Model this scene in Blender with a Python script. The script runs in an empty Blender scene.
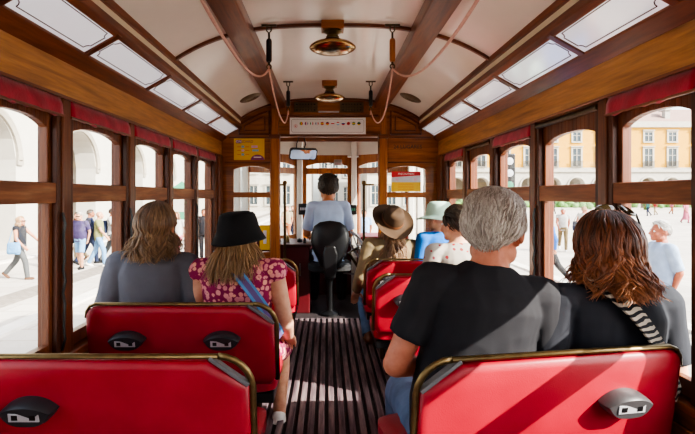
SUN_DIR = (-1.0, .52, -.68)
SUN_ENERGY, SKY_STRENGTH = 10.0, .42
VIEW, LOOK, EXPOSURE = 'AgX', 'AgX - Medium High Contrast', 1.32
import bpy, bmesh, math, random
from math import sin, cos, pi, radians as R
from mathutils import Vector as V, Matrix as MX, Euler, noise as NZ

random.seed(7)
SC = bpy.context.scene
COL = SC.collection
CAMX, CAMZ, F = -0.03, 1.24, 490.0
VPX, VPY = 327.0, 195.0
GZ = -0.90                       # street level below the tram floor

def at(px, py, Y):               # where a sight line of the photo meets depth Y (used for measuring the place)
    return V((CAMX + (px - VPX) * Y / F, Y, CAMZ + (VPY - py) * Y / F))

def on_ground(px, py):
    Y = F * (CAMZ - GZ) / (py - VPY)
    return V((CAMX + (px - VPX) * Y / F, Y, GZ))

# ------------------------------------------------------------------ objects
def link(o, parent=None):
    COL.objects.link(o)
    if parent is not None: o.parent = parent
    return o

def tag(o, label=None, cat=None, group=None, kind=None):
    if label: o['label'] = label
    if cat: o['category'] = cat
    if group: o['group'] = group
    if kind: o['kind'] = kind
    return o

def empty(name, loc=(0, 0, 0), rz=0.0, label=None, cat=None, group=None):
    o = bpy.data.objects.new(name, None)
    o.empty_display_size = 0.05
    o.location = loc; o.rotation_euler = (0, 0, rz)
    link(o)
    return tag(o, label, cat, group)

class MB:
    def __init__(s): s.v = []; s.f = []; s.m = []; s.cur = 0
    def add(s, vs, fs):
        b = len(s.v); s.v += [tuple(p) for p in vs]
        for f in fs: s.f.append([i + b for i in f]); s.m.append(s.cur)
        return s
    def hexa(s, p):              # 8 corners: bottom 4 ccw, top 4 ccw
        return s.add(p, [(3, 2, 1, 0), (4, 5, 6, 7), (0, 1, 5, 4), (1, 2, 6, 5), (2, 3, 7, 6), (3, 0, 4, 7)])
    def box(s, x0, x1, y0, y1, z0, z1):
        x0, x1 = min(x0, x1), max(x0, x1); y0, y1 = min(y0, y1), max(y0, y1); z0, z1 = min(z0, z1), max(z0, z1)
        return s.hexa([(x0, y0, z0), (x1, y0, z0), (x1, y1, z0), (x0, y1, z0), (x0, y0, z1), (x1, y0, z1), (x1, y1, z1), (x0, y1, z1)])
    def prism(s, out, fn, w0, w1):   # 2-D outline extruded along w through the map fn(u,v,w)
        n = len(out)
        vs = [fn(u, v, w0) for u, v in out] + [fn(u, v, w1) for u, v in out]
        return s.add(vs, [tuple(range(n))[::-1], tuple(range(n, 2 * n))] + [(i, (i + 1) % n, n + (i + 1) % n, n + i) for i in range(n)])
    def arch_top(s, u0, u1, zf, ztop, fn, w0, w1, n=14):   # board with an arched underside
        for i in range(n):
            a = u0 + (u1 - u0) * i / n; b = u0 + (u1 - u0) * (i + 1) / n
            s.hexa([fn(a, zf(a), w0), fn(b, zf(b), w0), fn(b, zf(b), w1), fn(a, zf(a), w1),
                    fn(a, ztop, w0), fn(b, ztop, w0), fn(b, ztop, w1), fn(a, ztop, w1)])
        return s
    def tube(s, pts, r, n=8, flat=1.0, cap=True):
        pts = [V(p) for p in pts]; m = len(pts)
        if m < 2: return s
        rs = r if isinstance(r, (list, tuple)) else [r] * m
        t0 = (pts[1] - pts[0]).normalized()
        up = V((0, 0, 1)) if abs(t0.z) < .9 else V((0, 1, 0))
        a = t0.cross(up).normalized(); vs = []
        for i in range(m):
            t = (pts[min(i + 1, m - 1)] - pts[max(i - 1, 0)])
            if t.length < 1e-9: t = t0
            t.normalize(); a = (a - t * a.dot(t))
            if a.length < 1e-6: a = t.orthogonal()
            a.normalize(); b = t.cross(a)
            for k in range(n):
                q = 2 * pi * k / n
                vs.append(pts[i] + a * (cos(q) * rs[i]) + b * (sin(q) * rs[i] * flat))
        fs = [(i * n + k, i * n + (k + 1) % n, (i + 1) * n + (k + 1) % n, (i + 1) * n + k) for i in range(m - 1) for k in range(n)]
        if cap: fs += [tuple(range(n))[::-1], tuple(range((m - 1) * n, m * n))]
        return s.add(vs, fs)
    def lathe(s, prof, c=(0, 0, 0), n=24, mat=None, sx=1, sy=1, close=True):
        vs = []; c = V(c)
        for r, z in prof:
            for k in range(n):
                q = 2 * pi * k / n; p = V((r * cos(q) * sx, r * sin(q) * sy, z))
                vs.append((mat @ p if mat else p) + c)
        m = len(prof)
        fs = [(i * n + k, i * n + (k + 1) % n, (i + 1) * n + (k + 1) % n, (i + 1) * n + k) for i in range(m - 1) for k in range(n)]
        if close: fs += [tuple(range(n))[::-1], tuple(range((m - 1) * n, m * n))]
        return s.add(vs, fs)
    def ell(s, c, r, rot=None, nu=20, nv=12):
        c = V(c); vs = []; fs = []
        for j in range(1, nv):
            t = pi * j / nv
            for k in range(nu):
                q = 2 * pi * k / nu; p = V((r[0] * sin(t) * cos(q), r[1] * sin(t) * sin(q), r[2] * cos(t)))
                vs.append((rot @ p if rot else p) + c)
        for j in range(nv - 2):
            for k in range(nu): fs.append((j * nu + k, (j + 1) * nu + k, (j + 1) * nu + (k + 1) % nu, j * nu + (k + 1) % nu))
        top = V((0, 0, r[2])); b = len(vs)
        vs.append((rot @ top if rot else top) + c); vs.append((rot @ -top if rot else -top) + c)
        for k in range(nu):
            fs.append((b, k, (k + 1) % nu)); fs.append((b + 1, (nv - 2) * nu + (k + 1) % nu, (nv - 2) * nu + k))
        return s.add(vs, fs)
    def cap(s, p0, p1, r0, r1, n=14):    # tapered capsule
        p0, p1 = V(p0), V(p1); d = p1 - p0; L = d.length
        if L < 1e-6: return s.ell(p0, (r0,) * 3)
        d /= L; pts = []; rs = []
        for t in (0.999, .9, .7, .4, 0): pts.append(p0 - d * r0 * t); rs.append(r0 * math.sqrt(max(0, 1 - t * t)))
        for t in (0.33, .66): pts.append(p0 + d * L * t); rs.append(r0 + (r1 - r0) * t)
        for t in (0, .4, .7, .9, 0.999): pts.append(p1 + d * r1 * t); rs.append(r1 * math.sqrt(max(0, 1 - t * t)))
        return s.tube(pts, rs, n)
    def frus(s, p0, p1, r0, r1, n=16):   # flat-ended tapered cylinder
        return s.tube([p0, p1], [r0, r1], n)
    def loft(s, secs, M=None, n=28, e=2.5):   # secs: (x, y, z, half width, half depth)
        vs = []
        for (x, y, z, a, b) in secs:
            for k in range(n):
                q = 2 * pi * k / n; c_, s_ = cos(q), sin(q)
                p = V((x + a * math.copysign(abs(c_) ** (2 / e), c_), y + b * math.copysign(abs(s_) ** (2 / e), s_), z))
                vs.append(M @ p if M else p)
        m = len(secs)
        fs = [(i * n + k, i * n + (k + 1) % n, (i + 1) * n + (k + 1) % n, (i + 1) * n + k) for i in range(m - 1) for k in range(n)]
        fs += [tuple(range(n))[::-1], tuple(range((m - 1) * n, m * n))]
        return s.add(vs, fs)
    def mesh(s, name):
        me = bpy.data.meshes.new(name); me.from_pydata(s.v, [], s.f); me.update()
        bm = bmesh.new(); bm.from_mesh(me); bmesh.ops.recalc_face_normals(bm, faces=bm.faces); bm.to_mesh(me); bm.free()
        if any(s.m):
            for p, i in zip(me.polygons, s.m): p.material_index = i
        return me
    def build(s, name, mats, parent=None, smooth=False, bevel=0, loc=None, rot=None, ang=35):
        me = s.mesh(name)
        for m in (mats if isinstance(mats, (list, tuple)) else [mats]): me.materials.append(m)
        if smooth:
            me.polygons.foreach_set('use_smooth', [True] * len(me.polygons))
            if smooth != 'all': me.set_sharp_from_angle(angle=R(ang))
        o = bpy.data.objects.new(name, me); link(o, parent)
        if loc: o.location = loc
        if rot: o.rotation_euler = rot
        if bevel:
            b = o.modifiers.new('soft edge', 'BEVEL'); b.width = bevel; b.segments = 2; b.limit_method = 'ANGLE'; b.angle_limit = R(40)
        return o

def fuse(mb, voxel, smooth=4, wrinkle=0.0, wf=9.0, seed=0.0, stretch=(1, 1, 1)):
    """one continuous surface from overlapping closed shapes"""
    me = mb.mesh('fuse'); o = bpy.data.objects.new('fuse', me); COL.objects.link(o)
    m = o.modifiers.new('r', 'REMESH'); m.mode = 'VOXEL'; m.voxel_size = voxel
    if smooth:
        q = o.modifiers.new('s', 'SMOOTH'); q.factor = .5; q.iterations = smooth
    dg = bpy.context.evaluated_depsgraph_get()
    out = bpy.data.meshes.new_from_object(o.evaluated_get(dg))
    bpy.data.objects.remove(o); bpy.data.meshes.remove(me)
    if wrinkle:
        n = len(out.vertices)
        nor = [v.normal.copy() for v in out.vertices]
        for v, nn in zip(out.vertices, nor):
            p = V((v.co.x * stretch[0], v.co.y * stretch[1], v.co.z * stretch[2])) * wf + V((seed, seed * .7, 0))
            a = NZ.noise(p); b = NZ.noise(p * 2.3)
            v.co += nn * wrinkle * ((.5 - abs(a)) * 1.2 + .45 * b)
        out.update()
    out.polygons.foreach_set('use_smooth', [True] * len(out.polygons))
    return out

def place(name, me, mats, parent, loc=None):
    me.name = name
    for m in (mats if isinstance(mats, (list, tuple)) else [mats]): me.materials.append(m)
    o = bpy.data.objects.new(name, me); link(o, parent)
    if loc: o.location = loc
    return o

def text(name, body, size, mat, parent, loc, rot, align='CENTER', extrude=0.0006, xs=1.0):
    cu = bpy.data.curves.new(name, 'FONT'); cu.body = body; cu.size = size; cu.align_x = align; cu.align_y = 'CENTER'; cu.extrude = extrude; cu.resolution_u = 3
    t = bpy.data.objects.new(name, cu); COL.objects.link(t)
    me = bpy.data.meshes.new_from_object(t.evaluated_get(bpy.context.evaluated_depsgraph_get()))
    bpy.data.objects.remove(t); bpy.data.curves.remove(cu)
    o = place(name, me, mat, parent, loc); o.rotation_euler = rot; o.scale = (xs, 1, 1)
    return o

# ------------------------------------------------------------------ materials
def hexc(h):
    h = h.lstrip('#'); c = [int(h[i:i + 2], 16) / 255 for i in (0, 2, 4)]
    return tuple((x / 12.92 if x <= .04045 else ((x + .055) / 1.055) ** 2.4) for x in c) + (1,)

class Nt:
    def __init__(s, name):
        s.m = bpy.data.materials.new(name); s.m.use_nodes = True; s.n = s.m.node_tree.nodes; s.l = s.m.node_tree.links
        s.b = s.n['Principled BSDF']; s.out = s.n['Material Output']
    def new(s, t, **k):
        x = s.n.new(t)
        for a, b in k.items(): setattr(x, a, b)
        return x
    def set(s, rough=.5, metal=0, spec=.5, coat=0, crough=.1, sheen=0, sss=0):
        i = s.b.inputs; i['Roughness'].default_value = rough; i['Metallic'].default_value = metal
        i['Specular IOR Level'].default_value = spec; i['Coat Weight'].default_value = coat; i['Coat Roughness'].default_value = crough
        i['Sheen Weight'].default_value = sheen
        if sss:
            i['Subsurface Weight'].default_value = sss; i['Subsurface Radius'].default_value = (.02, .008, .004); i['Subsurface Scale'].default_value = .3
        return s
    def coords(s, scale=(1, 1, 1), kind='Object'):
        t = s.new('ShaderNodeTexCoord'); m = s.new('ShaderNodeMapping'); m.inputs['Scale'].default_value = scale
        s.l.new(t.outputs[kind], m.inputs[0]); return m.outputs[0]
    def noise(s, co, scale=5, detail=4, rough=.55, dist=0):
        x = s.new('ShaderNodeTexNoise'); x.inputs['Scale'].default_value = scale; x.inputs['Detail'].default_value = detail
        x.inputs['Roughness'].default_value = rough; x.inputs['Distortion'].default_value = dist
        s.l.new(co, x.inputs['Vector']); return x.outputs['Fac']
    def ramp(s, fac, stops, interp='LINEAR'):
        x = s.new('ShaderNodeValToRGB'); x.color_ramp.interpolation = interp; e = x.color_ramp.elements
        while len(e) < len(stops): e.new(.5)
        for q, (p, c) in zip(e, stops): q.position = p; q.color = hexc(c) if isinstance(c, str) else c
        s.l.new(fac, x.inputs[0]); return x.outputs[0]
    def mix(s, fac, a, b, mode='MIX'):
        x = s.new('ShaderNodeMix'); x.data_type = 'RGBA'; x.blend_type = mode
        if isinstance(fac, (int, float)): x.inputs[0].default_value = fac
        else: s.l.new(fac, x.inputs[0])
        for i, q in ((6, a), (7, b)):
            if isinstance(q, str): x.inputs[i].default_value = hexc(q)
            elif isinstance(q, tuple): x.inputs[i].default_value = q
            else: s.l.new(q, x.inputs[i])
        return x.outputs[2]
    def col(s, c):
        if isinstance(c, str): s.b.inputs['Base Color'].default_value = hexc(c)
        else: s.l.new(c, s.b.inputs['Base Color'])
        return s
    def bump(s, h, strength=.2, dist=.01):
        x = s.new('ShaderNodeBump'); x.inputs['Strength'].default_value = strength; x.inputs['Distance'].default_value = dist
        s.l.new(h, x.inputs['Height']); s.l.new(x.outputs[0], s.b.inputs['Normal']); return s

def plain(name, c, rough=.5, metal=0, coat=0, var=.12, scale=12, bump=0, spec=.5, sheen=0):
    t = Nt(name).set(rough, metal, spec, coat, sheen=sheen); co = t.coords()
    n = t.noise(co, scale, 3)
    c0 = hexc(c); d = tuple(x * (1 - var) for x in c0[:3]) + (1,); l = tuple(min(1, x * (1 + var)) for x in c0[:3]) + (1,)
    t.col(t.ramp(n, [(.3, d), (.7, l)]))
    if bump: t.bump(t.noise(co, scale * 6, 2), bump, .004)
    return t.m

def wood(name, dark, mid, light, axis, rough=.35, coat=.35, scale=1.0):
    t = Nt(name).set(rough, 0, .4, coat, .18)
    sc = {'x': (1.2, 16, 16), 'y': (16, 1.2, 16), 'z': (16, 16, 1.2)}[axis]
    co = t.coords(tuple(q * scale for q in sc))
    n1 = t.noise(co, 1.0, 6, .6, .8)
    sc2 = {'x': (6, 90, 90), 'y': (90, 6, 90), 'z': (90, 90, 6)}[axis]
    n2 = t.noise(t.coords(sc2), 1.0, 3)
    c = t.ramp(n1, [(.28, dark), (.5, mid), (.72, light)])
    g = t.ramp(n2, [(.3, (.72, .72, .72, 1)), (.65, (1.05, 1.05, 1.05, 1))])
    t.col(t.mix(1.0, c, g, 'MULTIPLY')); t.bump(n2, .06, .002)
    return t.m

MT = {}
MT['oak_y'] = wood('varnished oak lengthwise', '#8a5a2e', '#b37c44', '#c48f56', 'y')
MT['oak_x'] = wood('varnished oak crosswise', '#6e360f', '#94531c', '#aa6826', 'x')
MT['oak_z'] = wood('varnished oak upright', '#74390d', '#9a571c', '#b06d28', 'z')
MT['brown_y'] = wood('brown wood lengthwise', '#5e2e14', '#824524', '#9a5a30', 'y', .45, .2)
MT['brown_x'] = wood('brown wood crosswise', '#57270f', '#7c3f1a', '#945426', 'x', .45, .2)
MT['brown_z'] = wood('brown wood upright', '#4c2410', '#6d3a1e', '#864e2a', 'z', .45, .2)
MT['dark_z'] = wood('dark wood upright', '#32170c', '#4a2413', '#5c301c', 'z', .5, .1)
MT['mahog_y'] = wood('mahogany ceiling rail', '#55290f', '#783f1d', '#8e5029', 'y', .42, .2)
MT['mahog_x'] = wood('mahogany rib', '#4a220e', '#6d371a', '#804725', 'x', .35, .3)
MT['worn_y'] = wood('worn painted window rail', '#6a3c24', '#8f5a3a', '#b08058', 'y', .6, .05)
MT['cream'] = plain('cream gloss ceiling paint', '#f6f0e2', .18, 0, .3, .04, 3)
MT['cream_strip'] = plain('cream strip paint', '#e2d4b6', .4, 0, 0, .05, 4)
MT['white_paint'] = plain('white cab paint', '#d9d4ca', .4, 0, .1, .05, 5)
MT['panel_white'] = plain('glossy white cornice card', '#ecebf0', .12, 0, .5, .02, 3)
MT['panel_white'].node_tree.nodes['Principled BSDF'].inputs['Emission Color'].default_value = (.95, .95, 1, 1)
MT['panel_white'].node_tree.nodes['Principled BSDF'].inputs['Emission Strength'].default_value = .22   # weak glow added to make the cards brighter
MT['line_maroon'] = plain('maroon line print', '#4a1a22', .5)
MT['red'] = None
def leather():
    t = Nt('red leatherette').set(.42, 0, .45, .08, .35); co = t.coords()
    c = t.ramp(t.noise(co, 6, 4), [(.3, '#900c22'), (.7, '#a4142b')])
    t.col(c); v = t.new('ShaderNodeTexVoronoi'); v.inputs['Scale'].default_value = 260; t.l.new(co, v.inputs['Vector'])
    t.bump(v.outputs['Distance'], .12, .002); return t.m
MT['red'] = leather()
MT['maroon'] = plain('maroon painted metal', '#4d1117', .35, 0, .2, .1, 5)
MT['velvet'] = plain('dusty red blind cloth', '#a3263a', .85, 0, 0, .25, 14, .3, .2, .3)
MT['brass'] = plain('aged brass', '#7f6c4a', .4, 1, 0, .2, 30)
MT['copper'] = plain('polished copper brass', '#a8875a', .16, 1, 0, .1, 10)
MT['bronze'] = plain('dark bronze', '#4a3c26', .4, .8, 0, .2, 20)
MT['plate'] = plain('bronze plate', '#75634a', .45, .5, 0, .2, 20)
MT['steel'] = plain('dull steel', '#9a9a9c', .32, 1, 0, .08, 20)
MT['grey_trim'] = plain('grey rubber edging', '#6d6d70', .5, .2, 0, .1, 20)
MT['black'] = plain('black plastic', '#0d0d0f', .35, 0, 0, .1, 20)
MT['blackfab'] = plain('black upholstery', '#101013', .75, 0, 0, .15, 30, .2)
MT['charger'] = plain('charcoal plastic', '#26262a', .45, 0, 0, .08, 20)
MT['charger_sunlit'] = plain('sun-brightened plastic', '#3c3a3c', .4, 0, 0, .08, 20)  # sunlight put into the colour, a lighter copy of the charger plastic
MT['silver'] = plain('silver plastic', '#b8b8bc', .35, .3, 0, .05, 20)
MT['rope'] = plain('pale pink cord', '#cfa493', .8, 0, 0, .1, 60, .2)
MT['white_print'] = plain('white sign board', '#e4e0dc', .35, 0, .2, .02, 5)
MT['yellow_print'] = plain('yellow poster paper', '#e2b417', .4, 0, .2, .05, 5)
MT['purple_print'] = plain('purple print', '#7c2f68', .4)
MT['pink_print'] = plain('pale pink print', '#d9a7bd', .4)
MT['red_print'] = plain('red print', '#c3202c', .4)
MT['grey_print'] = plain('pale grey print', '#c6c3cc', .4)
MT['blue_print'] = plain('pale blue print', '#7fb0b8', .4)
MT['ink'] = plain('dark ink', '#2a1a12', .5)
for nm, hx in dict(green='#1c7a3c', navy='#1c2f7a', yellow='#e0b81c', black='#15151a', white='#eeeeee', orange='#cf6a22', red='#bf1f26', sky='#7fb2d6').items():
    MT['f_' + nm] = plain('flag ' + nm, hx, .4, var=.03)

def glass():
    t = Nt('window glass'); t.n.remove(t.b)
    a = t.new('ShaderNodeBsdfTransparent'); a.inputs[0].default_value = (.96, .97, .965, 1)
    g = t.new('ShaderNodeBsdfGlossy'); g.inputs['Roughness'].default_value = .02
    lw = t.new('ShaderNodeLayerWeight'); lw.inputs[0].default_value = .5
    pw = t.new('ShaderNodeMath'); pw.operation = 'POWER'; pw.inputs[1].default_value = 5; t.l.new(lw.outputs['Facing'], pw.inputs[0])
    f = t.new('ShaderNodeMath'); f.operation = 'MULTIPLY_ADD'; f.inputs[1].default_value = .35; f.inputs[2].default_value = .02; t.l.new(pw.outputs[0], f.inputs[0])
    x = t.new('ShaderNodeMixShader'); t.l.new(f.outputs[0], x.inputs[0]); t.l.new(a.outputs[0], x.inputs[1]); t.l.new(g.outputs[0], x.inputs[2])
    t.l.new(x.outputs[0], t.out.inputs[0]); return t.m
MT['glass'] = glass()

def mirror_mat():
    t = Nt('mirror').set(.02, 1); t.col('#e8e8ea'); return t.m
MT['mirror'] = mirror_mat()

def slat_mat():
    t = Nt('worn floor slats').set(.6, 0, .3); co = t.coords((30, 2.2, 30))
    c = t.ramp(t.noise(co, 1, 6, .65), [(.3, '#3a2c31'), (.5, '#66555a'), (.75, '#988683')])
    t.col(c); t.bump(t.noise(t.coords((80, 6, 80)), 1, 3), .3, .003); return t.m
MT['slat'] = slat_mat()
MT['floor_dark'] = plain('dark floor', '#22191c', .7, 0, 0, .25, 8)

def stone(name, c1, c2, grout, bw, bh, scale):
    t = Nt(name).set(.85, 0, .2); co = t.coords()
    b = t.new('ShaderNodeTexBrick'); b.inputs['Scale'].default_value = scale; b.inputs['Brick Width'].default_value = bw; b.inputs['Row Height'].default_value = bh
    b.inputs['Mortar Size'].default_value = .012; b.inputs['Color1'].default_value = hexc(c1); b.inputs['Color2'].default_value = hexc(c2); b.inputs['Mortar'].default_value = hexc(grout)
    t.l.new(co, b.inputs['Vector'])
    n = t.ramp(t.noise(co, .35, 5), [(.3, (.82, .82, .82, 1)), (.7, (1.08, 1.07, 1.05, 1))])
    t.col(t.mix(1, b.outputs['Color'], n, 'MULTIPLY')); return t.m
MT['paving'] = stone('pale plaza paving', '#bfb7ae', '#b4aba2', '#988f85', 1.2, .6, 1.0)
MT['kerb'] = plain('pale kerb stone', '#d0c9c0', .85, var=.1, scale=3)
MT['setts'] = stone('stone setts between rails', '#8f867d', '#837a71', '#6e655c', .24, .14, 1.0)
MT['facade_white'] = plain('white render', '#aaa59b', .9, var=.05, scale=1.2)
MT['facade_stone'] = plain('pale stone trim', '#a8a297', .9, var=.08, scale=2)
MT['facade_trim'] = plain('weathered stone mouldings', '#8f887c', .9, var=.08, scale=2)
MT['facade_shade'] = plain('shaded arcade plaster', '#857c6e', .9, var=.08, scale=1)  # shade inside the arches is put into the colour, darker than the front
MT['facade_yellow'] = plain('yellow ochre render', '#c7942f', .9, var=.06, scale=.6)
MT['facade_pale'] = plain('pale grey render', '#a9a296', .9, var=.06, scale=.8)
MT['roof'] = plain('terracotta roof', '#8f756a', .9, var=.1, scale=2)
MT['dark_glass'] = plain('dark window panes', '#2f3a40', .12, 0, 0, .3, 3)
MT['leaf'] = plain('hedge leaves', '#4f7434', .8, 0, 0, .4, 3)
MT['kiosk_green'] = plain('green painted metal', '#2d7a5c', .5, var=.08)
MT['rail_steel'] = plain('tram rail steel', '#6f6a66', .4, .6)

def cloth(name, c, var=.12, rough=.85, scale=10):
    t = Nt(name).set(rough, 0, .25, sheen=.0); co = t.coords()
    c0 = hexc(c); d = tuple(x * (1 - var) for x in c0[:3]) + (1,); l = tuple(min(1, x * (1 + var)) for x in c0[:3]) + (1,)
    t.col(t.ramp(t.noise(co, scale, 4), [(.3, d), (.7, l)]))
    w = t.noise(t.coords((1, 1, 1)), 350, 1); t.bump(w, .12, .002); return t.m

def skin(name, c):
    t = Nt(name).set(.5, 0, .35, sss=.12); co = t.coords()
    c0 = hexc(c); d = (c0[0] * .88, c0[1] * .78, c0[2] * .74, 1); l = tuple(min(1, x * 1.06) for x in c0[:3]) + (1,)
    t.col(t.ramp(t.noise(co, 22, 4), [(.35, d), (.65, l)])); t.bump(t.noise(co, 180, 2), .08, .001); return t.m

def hair(name, stops, rough=.42, grad=0, zc=1.0):
    t = Nt(name).set(rough, 0, .5)
    g = t.new('ShaderNodeNewGeometry'); n = t.noise(t.coords((1, 1, .25)), 14, 3)
    a = t.new('ShaderNodeMath'); a.operation = 'MULTIPLY_ADD'; a.inputs[1].default_value = .38
    t.l.new(g.outputs['Random Per Island'], a.inputs[0])
    b = t.new('ShaderNodeMath'); b.operation = 'MULTIPLY'; b.inputs[1].default_value = .62; t.l.new(n, b.inputs[0]); t.l.new(b.outputs[0], a.inputs[2])
    o = a.outputs[0]
    if grad:
        sx = t.new('ShaderNodeSeparateXYZ'); t.l.new(t.coords(), sx.inputs[0])
        q = t.new('ShaderNodeMath'); q.operation = 'MULTIPLY_ADD'; q.inputs[1].default_value = -grad; q.inputs[2].default_value = grad * zc; t.l.new(sx.outputs[2], q.inputs[0])
        r = t.new('ShaderNodeMath'); r.operation = 'ADD'; t.l.new(o, r.inputs[0]); t.l.new(q.outputs[0], r.inputs[1]); o = r.outputs[0]
    t.col(t.ramp(o, stops)); return t.m

def floral(name, base, petal, centre, scale, th=(.33, .14)):
    t = Nt(name).set(.85, 0, .2); co = t.coords()
    d = t.noise(co, scale * 1.3, 2)
    v = t.new('ShaderNodeTexVoronoi'); v.inputs['Scale'].default_value = scale; v.inputs['Randomness'].default_value = .75; t.l.new(co, v.inputs['Vector'])
    a = t.new('ShaderNodeMath'); a.operation = 'MULTIPLY_ADD'; a.inputs[1].default_value = .5; t.l.new(d, a.inputs[0]); t.l.new(v.outputs['Distance'], a.inputs[2])
    pc = t.mix(v.outputs['Color'], petal[0], petal[1])
    m1 = t.ramp(a.outputs[0], [(0, (1, 1, 1, 1)), (th[0] + .25, (1, 1, 1, 1)), (th[0] + .29, (0, 0, 0, 1))])
    m2 = t.ramp(a.outputs[0], [(0, (1, 1, 1, 1)), (th[1] + .25, (1, 1, 1, 1)), (th[1] + .28, (0, 0, 0, 1))])
    c = t.mix(m1, base, pc); c = t.mix(m2, c, centre); t.col(c); return t.m

def zebra():
    t = Nt('zebra print').set(.8, 0, .2); w = t.new('ShaderNodeTexWave'); w.inputs['Scale'].default_value = 18; w.inputs['Distortion'].default_value = 4; w.inputs['Detail'].default_value = 1
    w.bands_direction = 'Z'; t.l.new(t.coords(), w.inputs['Vector'])
    t.col(t.ramp(w.outputs['Fac'], [(.45, '#15141a'), (.55, '#b0a495')])); return t.m
MT['zebra'] = zebra()
# ------------------------------------------------------------------ the tram body (saloon floor is z = 0, the tram runs along +Y)
Y0, Y1 = -1.42, 4.85
POSTS = [-1.23, -.56, .11, .78, 1.45, 1.99, 2.66, 3.33, 4.0, 4.67]
S = 'structure'
def struct(mb, name, mats, parent=None, **k):
    o = mb.build(name, mats, parent, **k)
    if parent is None: o['kind'] = S
    return o
trim_no = [0]
def trim(mb, mats, **k):
    trim_no[0] += 1
    return struct(mb, 'trim_%d' % trim_no[0], mats, **k)
win_no = [0]

# floor: base board and wooden slats with gaps
fl = struct(MB().box(-1.16, 1.16, Y0, Y1 + .1, -.06, -.012), 'floor', MT['floor_dark'])
m = MB(); x = -.47
while x < .47:
    m.box(x, x + .034, Y0, Y1 + .06, -.012, .006); x += .056
m.build('floor_slats', MT['slat'], fl, bevel=.003)
m = MB()
for s in (-1, 1): m.box(s * .48, s * 1.12, Y0, Y1, -.012, .0)
m.build('floor_board', MT['floor_dark'], fl)

# ceiling: arched cream panels
def cz(x): return 2.19 - .20 * (abs(x) / .89) ** 3
m = MB(); N = 40
xs = [-.93 + 1.86 * i / N for i in range(N + 1)]
vs = [(x, y, cz(x)) for y in (Y0, Y1 + .02) for x in xs] + [(x, y, cz(x) + .03) for y in (Y0, Y1 + .02) for x in xs]
n = N + 1; fs = []
for i in range(N):
    fs += [(i, n + i, n + i + 1, i + 1), (2 * n + i, 2 * n + i + 1, 3 * n + i + 1, 3 * n + i), (i, i + 1, 2 * n + i + 1, 2 * n + i), (n + i, 3 * n + i, 3 * n + i + 1, n + i + 1)]
fs += [(0, 2 * n, 3 * n, n), (N, n + N, 3 * n + N, 2 * n + N)]
m.add(vs, fs)
cl = struct(m, 'ceiling', MT['cream'], smooth=True)
m = MB().prism([(-1.24, 1.84), (1.24, 1.84), (1.2, 1.96), (.95, 2.17), (.5, 2.29), (0, 2.32), (-.5, 2.29), (-.95, 2.17), (-1.2, 1.96)], lambda u, v, w: (u, w, v), Y0, Y0 + .02)
m = MB()
out = [(-1.24, 1.86), (-1.2, 1.98), (-.95, 2.19), (-.5, 2.29), (0, 2.32), (.5, 2.29), (.95, 2.19), (1.2, 1.98), (1.24, 1.86)]
m.prism(out + [(u, v + .02) for u, v in out[::-1]], lambda u, v, w: (u, w, v), Y0 - 1.5, 6.3)
m.build('roof_sheet', MT['cream'], cl)

for yr in (-1.38, .64, 2.72, 4.80):                      # thin mahogany ribs across the ceiling
    m = MB(); q = [(-.88 + 1.76 * i / 30) for i in range(31)]
    for a, b in zip(q, q[1:]):
        m.hexa([(a, yr - .011, cz(a) - .018), (b, yr - .011, cz(b) - .018), (b, yr + .011, cz(b) - .018), (a, yr + .011, cz(a) - .018),
                (a, yr - .011, cz(a) + .002), (b, yr - .011, cz(b) + .002), (b, yr + .011, cz(b) + .002), (a, yr + .011, cz(a) + .002)])
    trim(m, MT['mahog_x'])
for s in (-1, 1):                                        # two long mahogany boards under the ceiling
    m = MB().prism([(s * .435, 2.10), (s * .562, 2.09), (s * .562, 2.16), (s * .435, 2.18)], lambda u, v, w: (u, w, v), Y0, Y1)
    trim(m, MT['mahog_y'], bevel=.006)

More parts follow.
